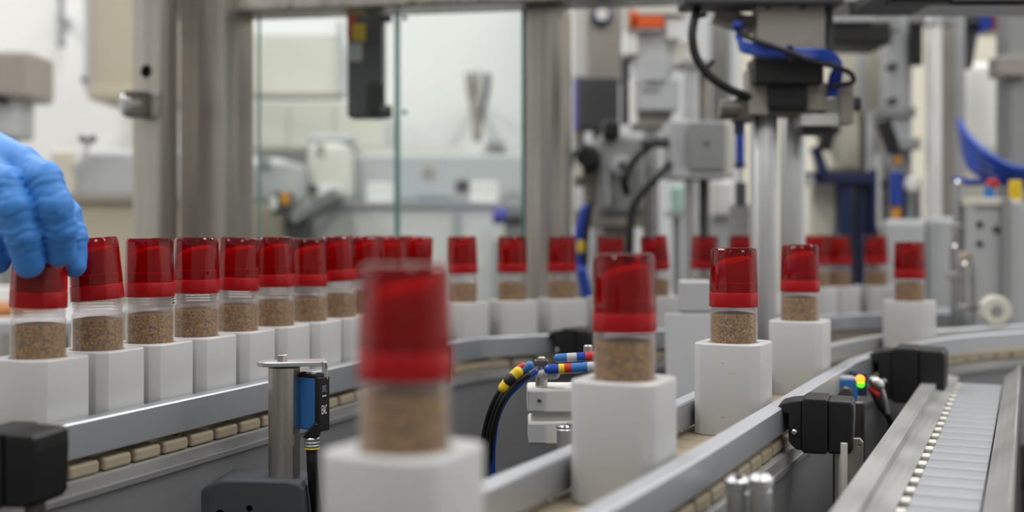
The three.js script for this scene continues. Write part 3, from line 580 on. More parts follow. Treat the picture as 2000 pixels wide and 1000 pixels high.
/* ------------------------------------------------------------------ outfeed conveyor on the right */
{
  const K = 0.8, Y = CAM_Y - 0.203 * K, p0 = [0.2297 * K, 0.852 * K], dir = new THREE.Vector2(0.436, 0.993).normalize();
  const lane = new Lane([-0.5, 0, 0.4, 0.78].map((s) => [p0[0] + dir.x * s, p0[1] + dir.y * s]), 60);
  const t = thing('outfeed_conveyor', 'grey stainless outfeed conveyor with a pale modular belt along the right edge', 'conveyor', V(lane.pts[0].x, -lane.pts[0].z, Y_BED));
  const sw = (nm, pr, m) => wpart(t, nm, lane.sweep(pr.map(([u, y]) => [u * K, y])), m, null);
  sw('side_rail', [[0, Y_BED + 0.02], [0.003, Y_BED + 0.02], [0.003, Y - 0.006], [0.0175, Y - 0.006], [0.019, Y - 0.010], [0.038, Y - 0.0115], [0.038, Y - 0.0085], [0.0195, Y - 0.006], [0.0185, Y], [0.0, Y]], M.sheet);
  sw('side_rail', [[0.100, Y - 0.024], [0.121, Y - 0.024], [0.121, Y + 0.006], [0.119, Y + 0.008], [0.117, Y + 0.005], [0.103, Y - 0.004], [0.100, Y - 0.006]], M.sheet);
  sw('outer_panel', rect(0.118, 0.121, Y_BED + 0.02, Y - 0.024), M.steelDark);
  sw('belt_bed', rect(0.0385, 0.0995, Y - 0.034, Y - 0.0255), M.steelDark);
  const pitch = 0.041 * K, hw = 0.030 * K, link = extrude([[-0.0154, -0.008], [0.0154, -0.008], [0.0156, -0.0026], [0.0138, -0.0006], [0.0065, 0], [-0.0065, 0], [-0.0138, -0.0006], [-0.0156, -0.0026]], 2 * hw - 0.006, 0.0006).translate(0, 0, -hw + 0.005).rotateY(Math.PI / 2);
  const tooth = rbox(0.007, 0.006, 0.014, 0.0012, 2);
  for (let s = 0.04; s < lane.len - 0.03; s += pitch) {
    const p = lane.curve.getPointAt(s / lane.len), f = lane.frame(s), u = 0.069 * K;
    const l = wpart(t, 'belt_link', link, M.beltGrey, new THREE.Vector3(p.x + f.r.x * u, Y - 0.0095, p.z + f.r.z * u), [0, f.yaw, 0]);
    part(l, 'edge_tooth', tooth, M.offWhite, new THREE.Vector3(-hw + 0.0015, -0.003, 0));
  }
  sw('end_plate', [[0.003, Y - 0.05], [0.106, Y - 0.05], [0.106, Y - 0.03], [0.003, Y - 0.03]], M.steelDark);
  for (const s of [0.14, 0.7, 1.2]) for (const u of [0.01, 0.1]) { const f = lane.frame(s); wpart(t, 'leg', rod(0.012, 0.03, 16), M.steelDark, new THREE.Vector3(f.p.x + f.r.x * u * K, Y_BED + 0.0158, f.p.z + f.r.z * u * K)); }
}

/* ------------------------------------------------------------------ gloved hand reaching in from the left */
{
  const Zc = 0.8406;
  const J = (x, y, Z, r) => ({ p: at(x, y, Z), r });
  const palm = [
    [J(-260, 200, 0.93, 0.030), J(-150, 245, 0.885, 0.029)],
    [J(-150, 245, 0.885, 0.026), J(38, 320, 0.822, 0.0125)], [J(-150, 245, 0.885, 0.026), J(-24, 336, 0.818, 0.0128)], [J(-150, 250, 0.885, 0.025), J(-82, 360, 0.824, 0.012)],
    [J(-150, 262, 0.89, 0.022), J(30, 350, 0.866, 0.0115)],
  ];
  const fingers = [
    [J(38, 322, 0.822, 0.0122), J(84, 352, 0.808, 0.0128), J(104, 402, 0.806, 0.0128), J(115, 447, 0.812, 0.0119), J(116, 491, 0.8215, 0.0110)],   // index
    [J(-24, 338, 0.818, 0.0122), J(10, 362, 0.800, 0.0126), J(28, 405, 0.796, 0.0125), J(45, 458, 0.8005, 0.0119), J(56, 513, 0.809, 0.0107)],     // middle
    [J(-82, 360, 0.824, 0.0118), J(-58, 395, 0.808, 0.0122), J(-40, 430, 0.806, 0.0118), J(-20, 470, 0.811, 0.0110), J(-7, 508, 0.8185, 0.0100)],  // ring
    [J(-120, 372, 0.85, 0.011), J(-104, 410, 0.84, 0.0112), J(-92, 440, 0.838, 0.0106), J(-76, 470, 0.842, 0.0098), J(-64, 498, 0.846, 0.0088)],    // little
    [J(30, 352, 0.866, 0.0118), J(90, 390, 0.868, 0.0122), J(126, 420, 0.867, 0.0115), J(144, 462, 0.865, 0.0096), J(144.5, 518, 0.8635, 0.0090)],  // thumb
  ];
  const lo = new THREE.Vector3(-0.455, 1.045, -0.93), hi = new THREE.Vector3(-0.285, 1.215, -0.765), ext = hi.clone().sub(lo), N = 116, size = Math.max(ext.x, ext.y, ext.z);
  const mc = new MarchingCubes(N, new THREE.MeshBasicMaterial(), false, false, 500000); mc.isolation = 0;
  const v = new THREE.Vector3(), ab = new THREE.Vector3(), P = new THREE.Vector3();
  const capsule = (p, a, b) => { ab.subVectors(b.p, a.p); const l2 = ab.lengthSq(), t = THREE.MathUtils.clamp(v.copy(p).sub(a.p).dot(ab) / l2, 0, 1); return [v.copy(a.p).addScaledVector(ab, t).distanceTo(p) - (a.r + (b.r - a.r) * t), t, Math.sqrt(l2)]; };
  const smin = (a, b, k) => { const h = Math.max(k - Math.abs(a - b), 0) / k; return Math.min(a, b) - h * h * k * 0.25; };
  for (let k = 0; k < N; k++) for (let j = 0; j < N; j++) for (let i = 0; i < N; i++) {
    P.set(lo.x + (i / N) * size, lo.y + (j / N) * size, lo.z + (k / N) * size);
    let base = 9; for (const [a, b] of palm) base = smin(base, capsule(P, a, b)[0], 0.014);
    base += 0.0002 * Math.sin(P.x * 190 + 1.3 * Math.sin(P.y * 150)) * Math.sin(P.y * 170 + P.z * 200);
    let d = base;
    fingers.forEach((f, g) => {
      let q = 9, best = 9, s = 0, run = 0, c = 0; const marks = [];
      for (let m = 0; m < 4; m++) { const [e, t, l] = capsule(P, f[m], f[m + 1]); if (e < best) { best = e; s = run + t * l; } q = smin(q, e, 0.003); run += l; marks.push(run); }
      if (q > 0.02) { d = Math.min(d, q); return; }
      // creases of the slack rubber run across the finger, deepest at the joints
      const wob = 0.0013 * Math.sin(P.x * 330 + g * 2) + 0.0012 * Math.sin(P.z * 280 + g);
      for (const [m, w, amp] of [[marks[0], 0.010, 0.0004], [marks[1], 0.007, 0.0004], [marks[2], 0.009, 0.0005]]) c += amp * Math.exp(-(((s - m) / w) ** 2)) * Math.sin((s + wob) * 2 * Math.PI / 0.0058 + m * 900);
      q += c + 0.00022 * Math.sin(s * 420 + 2 * Math.sin(P.x * 240 + g)) * Math.sin(P.x * 260 + P.z * 300 + g);
      d = smin(d, smin(q, base, 0.007), 0.0009);
    });
    mc.field[k * N * N + j * N + i] = -d;
  }
  mc.update();
  const n = mc.count, pa = mc.positionArray, na = mc.normalArray, pos = new Float32Array(n * 3), nor = new Float32Array(n * 3);
  for (let i = 0; i < n; i++) {
    pos[3 * i] = lo.x + (pa[3 * i] + 1) / 2 * size; pos[3 * i + 1] = lo.y + (pa[3 * i + 1] + 1) / 2 * size; pos[3 * i + 2] = lo.z + (pa[3 * i + 2] + 1) / 2 * size;
    const l = Math.hypot(na[3 * i], na[3 * i + 1], na[3 * i + 2]) || 1; for (let c = 0; c < 3; c++) nor[3 * i + c] = na[3 * i + c] / l;
  }
  let g = new THREE.BufferGeometry(); g.setAttribute('position', new THREE.BufferAttribute(pos, 3));
  g = mergeVertices(g, 2e-5); g.computeVertexNormals();
  const t = thing('person', 'hand in a blue rubber glove reaching in from the left, gripping a red cap', 'person', at(-150, 245, 0.885));
  const glove = new THREE.MeshPhysicalMaterial({ color: new THREE.Color().setRGB(0.045, 0.235, 0.66), roughness: 0.5, sheen: 0.25, sheenRoughness: 0.5, sheenColor: new THREE.Color(0x8fc0ff) });
  wpart(t, 'gloved_hand', g, glove, null);
  const w0 = at(-190, 225, 0.90), w1 = at(-760, 20, 1.08), dirv = w1.clone().sub(w0), len = dirv.length();
  const sleeve = lathe([[0.031, 0], [0.036, 0.0], [0.039, 0.012], [0.045, 0.1], [0.052, len], [0, len]], 32);
  const m = wpart(t, 'coat_sleeve', sleeve, M.white, w0.clone().addScaledVector(dirv, 0.1)); m.quaternion.setFromUnitVectors(new THREE.Vector3(0, 1, 0), dirv.normalize());
  wpart(t, 'glove_cuff', lathe([[0.0, -0.02], [0.0255, -0.02], [0.03, 0.0], [0.033, 0.035], [0.0345, 0.05], [0.0335, 0.052], [0, 0.052]], 32), glove, w0.clone().addScaledVector(dirv, 0.0)).quaternion.copy(m.quaternion);
}
/* ------------------------------------------------------------------ background: benches and machines beyond the guard doors */
const zf = (Z) => HORIZON + CAM_Y * F / Z;               // the floor line at depth Z
unit('wall_cabinet', 'cream wall cabinet with a grey hinge edge, left of the narrow frame post', 'cabinet', [
  ['body', 'b', 170, -120, 330, 194, 2.75, 0.25, M.beige, { r: 0.006 }], ['door_edge', 'b', 164, -120, 174, 175, 2.74, 0.26, M.greyLight], ['lower_rail', 'b', 172, 168, 330, 194, 2.74, 0.02, M.beige], ['door_knob', 'z', 157, 146, 169, 164, 2.735, 0.03, M.charcoal], ['mount', 'b', 190, 0, 310, 80, 3.0, 0.4, M.greyLight]]);
unit('wall_pipe', 'thin grey pipe coming down the white wall at the upper left', 'pipe', [['pipe', 'c', 111, -260, 123, 84, 3.33, 0.02, M.grey], ['wall_clip', 'b', 107, 30, 127, 42, 3.345, 0.05, M.greyLight], ['end_cap', 'c', 109, 80, 125, 90, 3.33, 0, M.grey]]);
unit('hopper', 'grey beige machine head at the far left edge, behind the hand', 'machine', [['body', 'b', -120, 98, 58, 192, 2.5, 0.14, M.greyWarm, { r: 0.012 }], ['neck', 'b', -90, 188, 32, 270, 2.52, 0.1, M.greyLight, { r: 0.01 }], ['knob', 'z', -14, 176, 6, 208, 2.49, 0.03, M.black], ['column', 'b', -100, 260, 0, zf(2.53), 2.53, 0.09, M.greyLight]]);
unit('grey_machine', 'grey beige bench machine with a lever, left of the narrow frame post', 'machine', [
  ['lower_case', 'b', 140, 385, 420, zf(2.4), 2.4, 0.4, M.beige, { r: 0.01 }], ['upper_case', 'b', 136, 292, 420, 386, 2.4, 0.36, M.greyLight, { r: 0.014 }], ['left_panel', 'b', 96, 292, 140, 384, 2.38, 0.3, M.cream, { r: 0.008 }], ['rim', 'b', 136, 378, 420, 394, 2.385, 0.03, M.greyWarm]]);
{
  const t = thing('machine_lever', 'white lever with two dark knobs on the grey bench machine', 'lever', at(160, 310, 2.37));
  hose(t, 'rod', [at(150, 318, 2.37), at(164, 298, 2.37), at(174, 276, 2.37)], S(7, 2.37), M.white, 10);
  for (const x of [161, 181]) wpart(t, 'knob', new THREE.SphereGeometry(S(7.5, 2.37), 16, 12), M.charcoal, at(x, 271, 2.36));
  wpart(t, 'cross_bar', rbox(S(26, 2.37), S(5, 2.37), 0.006, 0.001), M.greyWarm, at(171, 273, 2.366));
}
unit('side_bench', 'pale side bench at the left edge with an orange brown board', 'bench', [['top', 'b', -240, 628, 130, 655, 1.9, 0.4, M.greyLight], ['back_panel', 'b', -240, 560, 130, 630, 2.28, 0.03, M.white], ['leg', 'b', -200, 654, -170, zf(1.92), 1.92, 0.04, M.steelDark], ['leg', 'b', 90, 654, 120, zf(1.92), 1.92, 0.04, M.steelDark]]);
unit('wooden_board', 'orange brown wooden board lying on the pale side bench', 'board', [['board', 'b', -120, 602, 22, 626, 2.0, 0.2, M.brownWood, { r: 0.003 }], ['batten', 'b', -120, 598, -90, 603, 2.02, 0.16, M.brownWood]]);
unit('notice_board', 'beige notice board with a grey frame behind the left glass door', 'board', [['board', 'b', 470, 66, 660, 184, 3.31, 0.02, M.offWhite, { r: 0.003 }], ['frame', 'b', 658, 40, 668, 190, 3.3, 0.03, M.greyLight], ['frame', 'b', 470, 182, 668, 191, 3.3, 0.03, M.greyWarm], ['backing', 'b', 472, 68, 664, 188, 3.33, 0.07, M.greyLight]]);
unit('wall_cupboard', 'white wall cupboard with three doors under the notice board', 'cupboard', [['body', 'b', 480, 196, 748, 292, 3.22, 0.18, M.white], ['door', 'b', 482, 198, 562, 290, 3.212, 0.012, M.offWhite], ['door', 'b', 565, 198, 652, 290, 3.212, 0.012, M.offWhite], ['door', 'b', 655, 198, 746, 290, 3.212, 0.012, M.offWhite]]);
unit('white_housing', 'long white bench housing along the wall behind the glass doors', 'bench', [['body', 'b', 596, 402, 1130, zf(2.7), 2.7, 0.6, M.white, { r: 0.008 }], ['top_rim', 'b', 590, 394, 1134, 404, 2.69, 0.62, M.greyLight], ['panel_line', 'b', 884, 408, 900, zf(2.7) - 40, 2.693, 0.012, M.greyLight]]);
unit('long_machine', 'long pale grey machine lying on the white bench housing', 'machine', [['body', 'b', 652, 300, 1040, 394, 2.95, 0.25, M.greyLight, { r: 0.012 }], ['cover', 'b', 700, 290, 900, 304, 2.97, 0.2, M.offWhite], ['foot', 'b', 668, 372, 692, 396, 2.93, 0.04, M.grey], ['foot', 'b', 990, 372, 1014, 396, 2.93, 0.04, M.grey], ['dark_slot', 'b', 890, 352, 916, 376, 2.945, 0.02, M.charcoal], ['dark_slot', 'b', 815, 380, 880, 392, 2.945, 0.02, M.grey], ['dial', 'z', 826, 318, 846, 352, 2.94, 0.02, M.greyWarm]]);
unit('rounded_device', 'rounded pale device with a dark slot at the left of the bench housing', 'device', [['body', 'b', 597, 272, 684, 396, 2.85, 0.09, M.offWhite, { r: 0.03 }], ['slot', 'b', 618, 280, 632, 304, 2.845, 0.02, M.greyWarm], ['lid', 'b', 600, 262, 690, 282, 2.86, 0.08, M.greyLight, { r: 0.012 }]]);
for (const [x0, x1, y0, y1, l] of [[622, 660, 360, 396, 'left'], [716, 762, 358, 396, 'middle'], [918, 972, 356, 396, 'right']]) unit('paper_carton', `small white carton on the bench housing, ${l === 'left' ? 'beside the rounded device' : l === 'middle' ? 'just left of the green door edge' : 'below the hanging tongs'}`, 'carton', [['box', 'b', x0, y0, x1, y1, 2.74, 0.09, M.white, { r: 0.002 }], ['flap', 'b', x0 + 2, y0 - 3, x1 - 2, y0 + 1, 2.745, 0.08, M.offWhite]]);
unit('grey_stand', 'pale grey stand with a slim post left of the rounded device', 'stand', [['case', 'b', 476, 308, 560, 400, 2.6, 0.3, M.greyLight, { r: 0.02 }], ['plinth', 'b', 472, 398, 560, zf(2.6), 2.6, 0.34, M.beige], ['dial', 'z', 505, 300, 527, 336, 2.59, 0.02, M.grey]]);
{
  const t = unit('dark_tray', 'dark sloping feed tray with a yellow tag behind the left glass door', 'tray', [['column', 'b', 556, 416, 598, zf(2.55), 2.55, 0.1, M.charcoal], ['tray', 'b', 560, 392, 664, 412, 2.52, 0.16, M.grey, { rot: [0, 0, 0.55] }], ['holder', 'b', 530, 374, 566, 420, 2.52, 0.06, M.charcoal], ['yellow_tag', 'b', 549, 376, 564, 400, 2.51, 0.006, M.amber], ['knob', 'z', 600, 358, 618, 380, 2.5, 0.03, M.charcoal], ['white_tube', 'c', 526, 384, 540, 410, 2.5, 0, M.white]]);
}
unit('dispenser', 'dark dispenser with a violet end on the white bench housing', 'dispenser', [['body', 'x', 985, 412, 1030, 440, 2.62, 0, M.charcoal], ['violet_end', 'x', 962, 408, 990, 438, 2.62, 0, M.purple], ['foot', 'b', 985, 438, 1020, 470, 2.63, 0.04, M.grey], ['rest', 'b', 960, 468, 1040, zf(2.66), 2.63, 0.05, M.greyLight]]);
{
  const Z = 3.2, t = thing('hanging_tongs', 'grey brown metal tongs hanging on the white wall behind the right door', 'tongs', at(932, 130, Z));
  for (const [x0, x1, r, m] of [[914, 924, 6, 'greyWarm'], [934, 932, 5, 'greyWarm'], [953, 942, 6, 'charcoal'], [922, 929, 4, 'charcoal'], [944, 937, 4.5, 'greyLight']]) hose(t, 'prong', [at(x0, 142 + Math.abs(x0 - 932) * 0.3, Z), at(x0 + (x0 < 932 ? 2 : -2), 176, Z - 0.01), at(x1, 214, Z - 0.012), at((x1 + 932) / 2, 240, Z - 0.005), at(932, 262, Z)], S(r, Z), M[m], 24);
  hose(t, 'handle', [at(930, 205, Z - 0.01), at(932, 235, Z - 0.005), at(932, 268, Z)], S(10, Z), M.greyWarm, 12);
  wpart(t, 'hook', rbox(0.02, 0.03, 0.2, 0.004), M.grey, at(934, 196, Z + 0.1));
}
unit('wall_shelf', 'small grey shelf bracket on the wall below the hanging tongs', 'shelf', [['shelf', 'b', 950, 274, 984, 290, 3.1, 0.3, M.grey], ['bracket', 'b', 940, 286, 972, 300, 3.15, 0.25, M.offWhite]]);

/* ------------------------------------------------------------------ background: machines right of the guard doors */
const YT = 0.93, yt = (Z) => HORIZON + (CAM_Y - (Z < 2.18 ? Y_BED : YT)) * F / Z;
{
  const t = thing('machine_table', 'pale grey machine table behind the spaced row of jars', 'table', new THREE.Vector3(1.13, 0, -2.66));
  part(t, 'tabletop', rbox(1.88, 0.03, 0.95, 0.004), M.greyLight, new THREE.Vector3(0, YT - 0.015, 0));
  part(t, 'skirt', rbox(1.84, 0.2, 0.02, 0.004), M.grey, new THREE.Vector3(0, YT - 0.13, 0.44));
  for (const x of [-0.88, 0.88]) for (const z of [-0.4, 0.4]) part(t, 'leg', rbox(0.06, YT - 0.03, 0.06, 0.004), M.steelDark, new THREE.Vector3(x, (YT - 0.03) / 2, z));
}
unit('machine_enclosure', 'large cream machine enclosure closing the view on the right', 'enclosure', [['panel', 'b', 1440, -220, 1716, zf(3.18), 3.18, 0.05, M.cream], ['panel', 'b', 1719, -220, 2010, zf(3.18), 3.18, 0.05, M.cream], ['panel', 'b', 2013, -220, 2300, zf(3.18), 3.18, 0.05, M.cream], ['post', 'b', 1430, -230, 1446, zf(3.17), 3.17, 0.07, M.greyLight]]);
unit('grey_locker', 'pale grey locker along the back wall behind the filling head', 'locker', [['left_door', 'b', 1140, -200, 1262, zf(3.2), 3.2, 0.03, M.greyLight], ['right_door', 'b', 1265, -200, 1388, zf(3.2), 3.2, 0.03, M.greyLight], ['body', 'b', 1136, -206, 1392, zf(3.23), 3.23, 0.15, M.grey]]);
unit('white_upright', 'tall white upright profile right of the frame post', 'post', [['profile', 'b', 1118, -60, 1145, 150, 2.42, 0.05, M.white], ['lower_profile', 'b', 1122, 148, 1142, yt(2.42), 2.42, 0.05, M.greyWarm], ['foot', 'b', 1120, yt(2.42) - 14, 1148, yt(2.42), 2.415, 0.08, M.grey]]);
unit('gauge_panel', 'warm grey panel carrying a pressure gauge and a dark box', 'panel', [['panel', 'b', 1146, -80, 1216, 160, 2.36, 0.04, M.greyWarm], ['dark_box', 'b', 1128, 150, 1210, 250, 2.30, 0.1, M.charcoal, { r: 0.006 }], ['side_strip', 'b', 1124, 152, 1138, 250, 2.31, 0.09, M.purple], ['stem', 'b', 1160, 245, 1200, yt(2.4), 2.4, 0.06, M.grey]]);
{
  const t = unit('pressure_gauge', 'round pressure gauge with navy rim and white face on the warm grey panel', 'gauge', [['rim', 'z', 1156, 2, 1196, 54, 2.34, 0.04, M.navy, { c: 0.006 }], ['face', 'z', 1164, 12, 1188, 44, 2.336, 0.006, M.white]]);
  wpart(t, 'needle', rbox(0.002, 0.012, 0.001, 0.0003), M.red, at(1176, 24, 2.333), [0, 0, 0.6]);
}
unit('filling_station', 'white boxed filling head with an orange label at the top', 'machine', [
  ['upper_box', 'b', 1238, -60, 1346, 30, 2.1, 0.14, M.offWhite], ['orange_label', 'b', 1233, 33, 1297, 53, 2.095, 0.02, M.orange], ['orange_tab', 'b', 1231, 22, 1246, 50, 2.095, 0.02, M.orange], ['amber_edge', 'b', 1224, 10, 1234, 56, 2.1, 0.03, M.beige], ['neck', 'b', 1222, 58, 1304, 110, 2.12, 0.1, M.greyLight], ['white_side', 'b', 1222, 56, 1246, 106, 2.11, 0.06, M.white], ['white_side', 'b', 1300, 34, 1332, 76, 2.11, 0.08, M.white], ['barrel', 'c', 1240, 106, 1318, 158, 2.1, 0, M.greyLight], ['lower_box', 'b', 1248, 155, 1326, 216, 2.11, 0.1, M.greyLight], ['seam', 'b', 1252, 172, 1290, 178, 2.107, 0.01, M.grey],
  ['tube', 'c', 1230, 155, 1248, 242, 2.12, 0, M.white], ['side_dark', 'b', 1216, 100, 1230, 240, 2.16, 0.04, M.charcoal], ['foot_plate', 'b', 1240, 214, 1312, 250, 2.13, 0.08, M.greyWarm], ['column', 'c', 1256, 248, 1290, yt(2.15), 2.15, 0, M.alu], ['arm', 'b', 1300, 76, 1370, 130, 2.14, 0.06, M.offWhite]]);
unit('guide_column', 'bright vertical guide column right of the filling head', 'column', [['front_tube', 'c', 1338, 120, 1362, yt(2.1), 2.1, 0, M.alu], ['rear_tube', 'c', 1366, 118, 1388, yt(2.14), 2.14, 0, M.greyWarm], ['collar', 'b', 1334, 116, 1392, 132, 2.09, 0.05, M.grey]]);
unit('terminal_box', 'grey terminal box with a small screw left of the press columns', 'box', [['box', 'b', 1348, 236, 1418, 334, 1.95, 0.09, M.grey, { r: 0.004 }], ['left_side', 'b', 1308, 234, 1350, 346, 1.97, 0.1, M.greyLight], ['lower_edge', 'b', 1312, 332, 1432, 348, 1.955, 0.1, M.greyLight], ['right_rim', 'b', 1416, 236, 1434, 340, 1.96, 0.08, M.offWhite], ['screw', 'z', 1376, 272, 1386, 286, 1.947, 0.006, M.charcoal], ['stand', 'c', 1340, 346, 1362, yt(2.0) + 40, 2.0, 0, M.alu], ['stand', 'c', 1366, 346, 1386, yt(2.0) + 40, 2.02, 0, M.charcoal]]);
unit('liquid_bottle', 'small pale teal bottle below the grey terminal box', 'bottle', [['body', 'c', 1311, 362, 1336, 412, 2.3, 0, M.teal, { c: 0.005 }], ['neck', 'c', 1317, 350, 1330, 363, 2.31, 0, M.white], ['tray', 'b', 1304, 411, 1342, 424, 2.29, 0.06, M.greyLight], ['stand', 'c', 1314, 420, 1332, yt(2.3), 2.3, 0, M.grey]]);
unit('white_canister', 'white canister between the terminal box stand and the press column', 'canister', [['body', 'b', 1394, 350, 1434, 424, 2.2, 0.08, M.white, { r: 0.01 }], ['base', 'b', 1388, 422, 1440, yt(2.22), 2.22, 0.1, M.greyLight]]);
unit('blue_cylinder', 'short blue air cylinder left of the press columns', 'cylinder', [['barrel', 'c', 1438, 258, 1456, 322, 1.8, 0, M.blueDeep], ['cap', 'c', 1436, 316, 1458, 328, 1.8, 0, M.navy], ['rod', 'c', 1443, 326, 1451, 362, 1.805, 0, M.alu], ['dark_knob', 'c', 1438, 356, 1460, 402, 1.8, 0, M.charcoal], ['holder', 'b', 1432, 398, 1466, yt(1.84) + 30, 1.84, 0.04, M.grey]]);
unit('gear_mechanism', 'grey metal drive mechanism with a black motor right of the frame post', 'machine', [
  ['body', 'b', 1168, 262, 1256, 420, 2.05, 0.12, M.grey, { r: 0.012 }], ['motor', 'z', 1116, 278, 1172, 336, 2.03, 0.09, M.black, { c: 0.008 }], ['black_cap', 'b', 1178, 232, 1212, 272, 2.03, 0.06, M.black, { r: 0.01 }], ['side_plate', 'b', 1120, 296, 1168, 440, 2.09, 0.04, M.greyWarm], ['light_plate', 'b', 1122, 306, 1138, 346, 2.03, 0.01, M.cream], ['light_plate', 'b', 1122, 366, 1140, 412, 2.03, 0.01, M.white], ['pulley', 'z', 1196, 300, 1236, 346, 2.03, 0.03, M.greyLight], ['hub', 'z', 1208, 314, 1224, 332, 2.02, 0.02, M.charcoal], ['spring', 'c', 1182, 330, 1192, 400, 2.035, 0, M.chrome], ['bracket', 'b', 1150, 402, 1262, 444, 2.06, 0.1, M.greyWarm], ['stand', 'b', 1180, 440, 1240, yt(2.1), 2.08, 0.08, M.greyWarm]]);
{
  const t = thing('black_hose', 'upper black hose with a thick connector curving down by the drive mechanism', 'hose', at(1290, 280, 1.98));
  hose(t, 'connector', [at(1262, 279, 1.98), at(1282, 276, 1.98), at(1300, 278, 1.98)], S(12, 1.98), M.charcoal, 10); hose(t, 'hose', [at(1270, 284, 1.98), at(1246, 304, 1.98), at(1228, 328, 1.98), at(1220, 352, 1.98), at(1224, 376, 2.0)], S(7.5, 1.98), M.rubber, 30);
  const u = thing('black_hose', 'lower black hose running down to the row of red caps', 'hose', at(1290, 340, 1.95));
  hose(u, 'hose', [at(1306, 322, 1.97), at(1284, 346, 1.95), at(1256, 374, 1.95), at(1238, 400, 1.95), at(1231, 440, 1.95), at(1228, 480, 1.95), at(1226, 560, 1.96)], S(8, 1.95), M.rubber, 40);
  const b = thing('cable_bundle', 'short blue cable bundle with a yellow tag below the drive mechanism', 'cable', at(1135, 450, 2.0));
  hose(b, 'blue_cable', [at(1142, 408, 2.0), at(1136, 430, 2.0), at(1130, 460, 2.0), at(1130, 520, 2.0)], S(9, 2.0), M.blueDeep, 20); hose(b, 'black_cable', [at(1152, 400, 2.0), at(1146, 440, 2.0), at(1142, 520, 2.0)], S(7, 2.0), M.rubber, 20); wpart(b, 'yellow_tag', rbox(0.012, 0.02, 0.006, 0.002), M.yellow, at(1134, 482, 1.985)); hose(b, 'blue_cable', [at(1136, 530, 1.98), at(1142, 556, 1.98), at(1148, 590, 1.98)], S(11, 2), M.blueDeep, 12);
}
// right of the press columns
unit('monitor_box', 'dark box with a pale top strip right of the press panel', 'box', [['case', 'b', 1626, 40, 1742, 86, 2.1, 0.12, M.black, { r: 0.006 }], ['top_strip', 'b', 1618, 26, 1706, 42, 2.09, 0.1, M.greyLight], ['arm', 'b', 1700, 30, 1760, 60, 2.2, 0.05, M.grey]]);
unit('cream_panel', 'large cream machine panel right of the press head', 'panel', [['panel', 'b', 1624, 84, 1736, 330, 2.34, 0.05, M.cream], ['pale_strip', 'b', 1676, 96, 1692, 216, 2.33, 0.012, M.greyLight], ['lower_panel', 'b', 1586, 350, 1640, 470, 2.3, 0.04, M.cream], ['stand', 'b', 1600, 320, 1720, yt(2.36), 2.37, 0.05, M.beige]]);
unit('grey_upright', 'grey upright with two dark knobs and a black actuator', 'post', [['post', 'b', 1738, -60, 1782, yt(2.25), 2.25, 0.06, M.greyLight], ['knob', 'z', 1738, 116, 1754, 142, 2.24, 0.03, M.charcoal], ['knob', 'z', 1738, 184, 1754, 210, 2.24, 0.03, M.charcoal], ['actuator', 'c', 1780, 36, 1806, 126, 2.22, 0, M.black], ['arm', 'b', 1720, 208, 1790, 228, 2.24, 0.05, M.grey]]);
unit('bright_column', 'bright round column with a knurled head on the right', 'column', [['tube', 'c', 1814, 40, 1845, yt(2.2) + 8, 2.2, 0, M.white], ['head', 'c', 1808, 18, 1850, 46, 2.195, 0, M.alu], ['side_clip', 'b', 1786, 18, 1816, 44, 2.21, 0.03, M.grey], ['side_clip', 'b', 1844, 30, 1866, 50, 2.21, 0.03, M.grey]]);
unit('wide_upright', 'wide grey upright right behind the bright column', 'post', [['post', 'b', 1844, -60, 1866, yt(2.28), 2.28, 0.06, M.greyWarm], ['lilac_face', 'b', 1864, -60, 1886, yt(2.29), 2.29, 0.06, M.greyLight]]);
unit('cable_chain_block', 'dark block with blue and orange plugs near the upper right corner', 'terminal block', [['block', 'b', 1880, 24, 1918, 48, 2.3, 0.06, M.charcoal], ['blue_plug', 'b', 1916, 20, 1940, 60, 2.29, 0.04, M.blueDeep, { r: 0.006 }], ['orange_plug', 'b', 1944, 20, 1972, 56, 2.3, 0.04, M.orange, { r: 0.006 }], ['bracket', 'b', 1872, 46, 1976, 62, 2.33, 0.06, M.beige], ['stay', 'b', 1886, 60, 1906, 132, 2.31, 0.03, M.charcoal, { rot: [0, 0, -0.15] }]]);
unit('edge_upright', 'grey upright with a clamp block at the right edge of the view', 'post', [['post', 'b', 1974, -60, 2040, yt(2.2), 2.2, 0.07, M.grey], ['clamp_block', 'b', 1950, 108, 2010, 148, 2.18, 0.05, M.greyWarm]]);
unit('white_screen', 'pale machine cover between the right-hand uprights', 'cover', [['cover', 'b', 1880, 120, 1990, 300, 2.5, 0.04, M.white, { r: 0.03 }], ['lower_cover', 'b', 1870, 340, 1990, 560, 2.48, 0.05, M.cream], ['stand', 'b', 1880, 290, 1990, yt(2.52), 2.53, 0.05, M.cream]]);
unit('navy_frame', 'navy blue metal frame behind the red caps right of the press columns', 'frame', [['cross_bar', 'b', 1572, 336, 1704, 358, 2.25, 0.04, M.navy], ['upright', 'b', 1642, 340, 1667, yt(2.26), 2.26, 0.04, M.navy], ['upright', 'b', 1676, 350, 1690, yt(2.27), 2.27, 0.03, M.navy], ['upright', 'b', 1702, 330, 1716, yt(2.25), 2.25, 0.04, M.navy], ['bright_edge', 'b', 1714, 300, 1721, 446, 2.245, 0.02, M.white], ['side_bar', 'b', 1714, 352, 1760, 366, 2.27, 0.03, M.navy]]);
unit('swing_arm', 'black bent arm above the navy blue frame', 'arm', [['arm', 'b', 1574, 244, 1640, 262, 2.2, 0.03, M.black], ['elbow', 'b', 1606, 250, 1630, 292, 2.2, 0.03, M.black, { rot: [0, 0, -0.3] }], ['link', 'b', 1596, 284, 1612, 342, 2.22, 0.03, M.navy, { rot: [0, 0, 0.3] }], ['mount', 'b', 1628, 246, 1642, 260, 2.21, 0.14, M.charcoal], ['lilac_ball', 'z', 1574, 342, 1592, 364, 2.22, 0.03, M.greyLight]]);
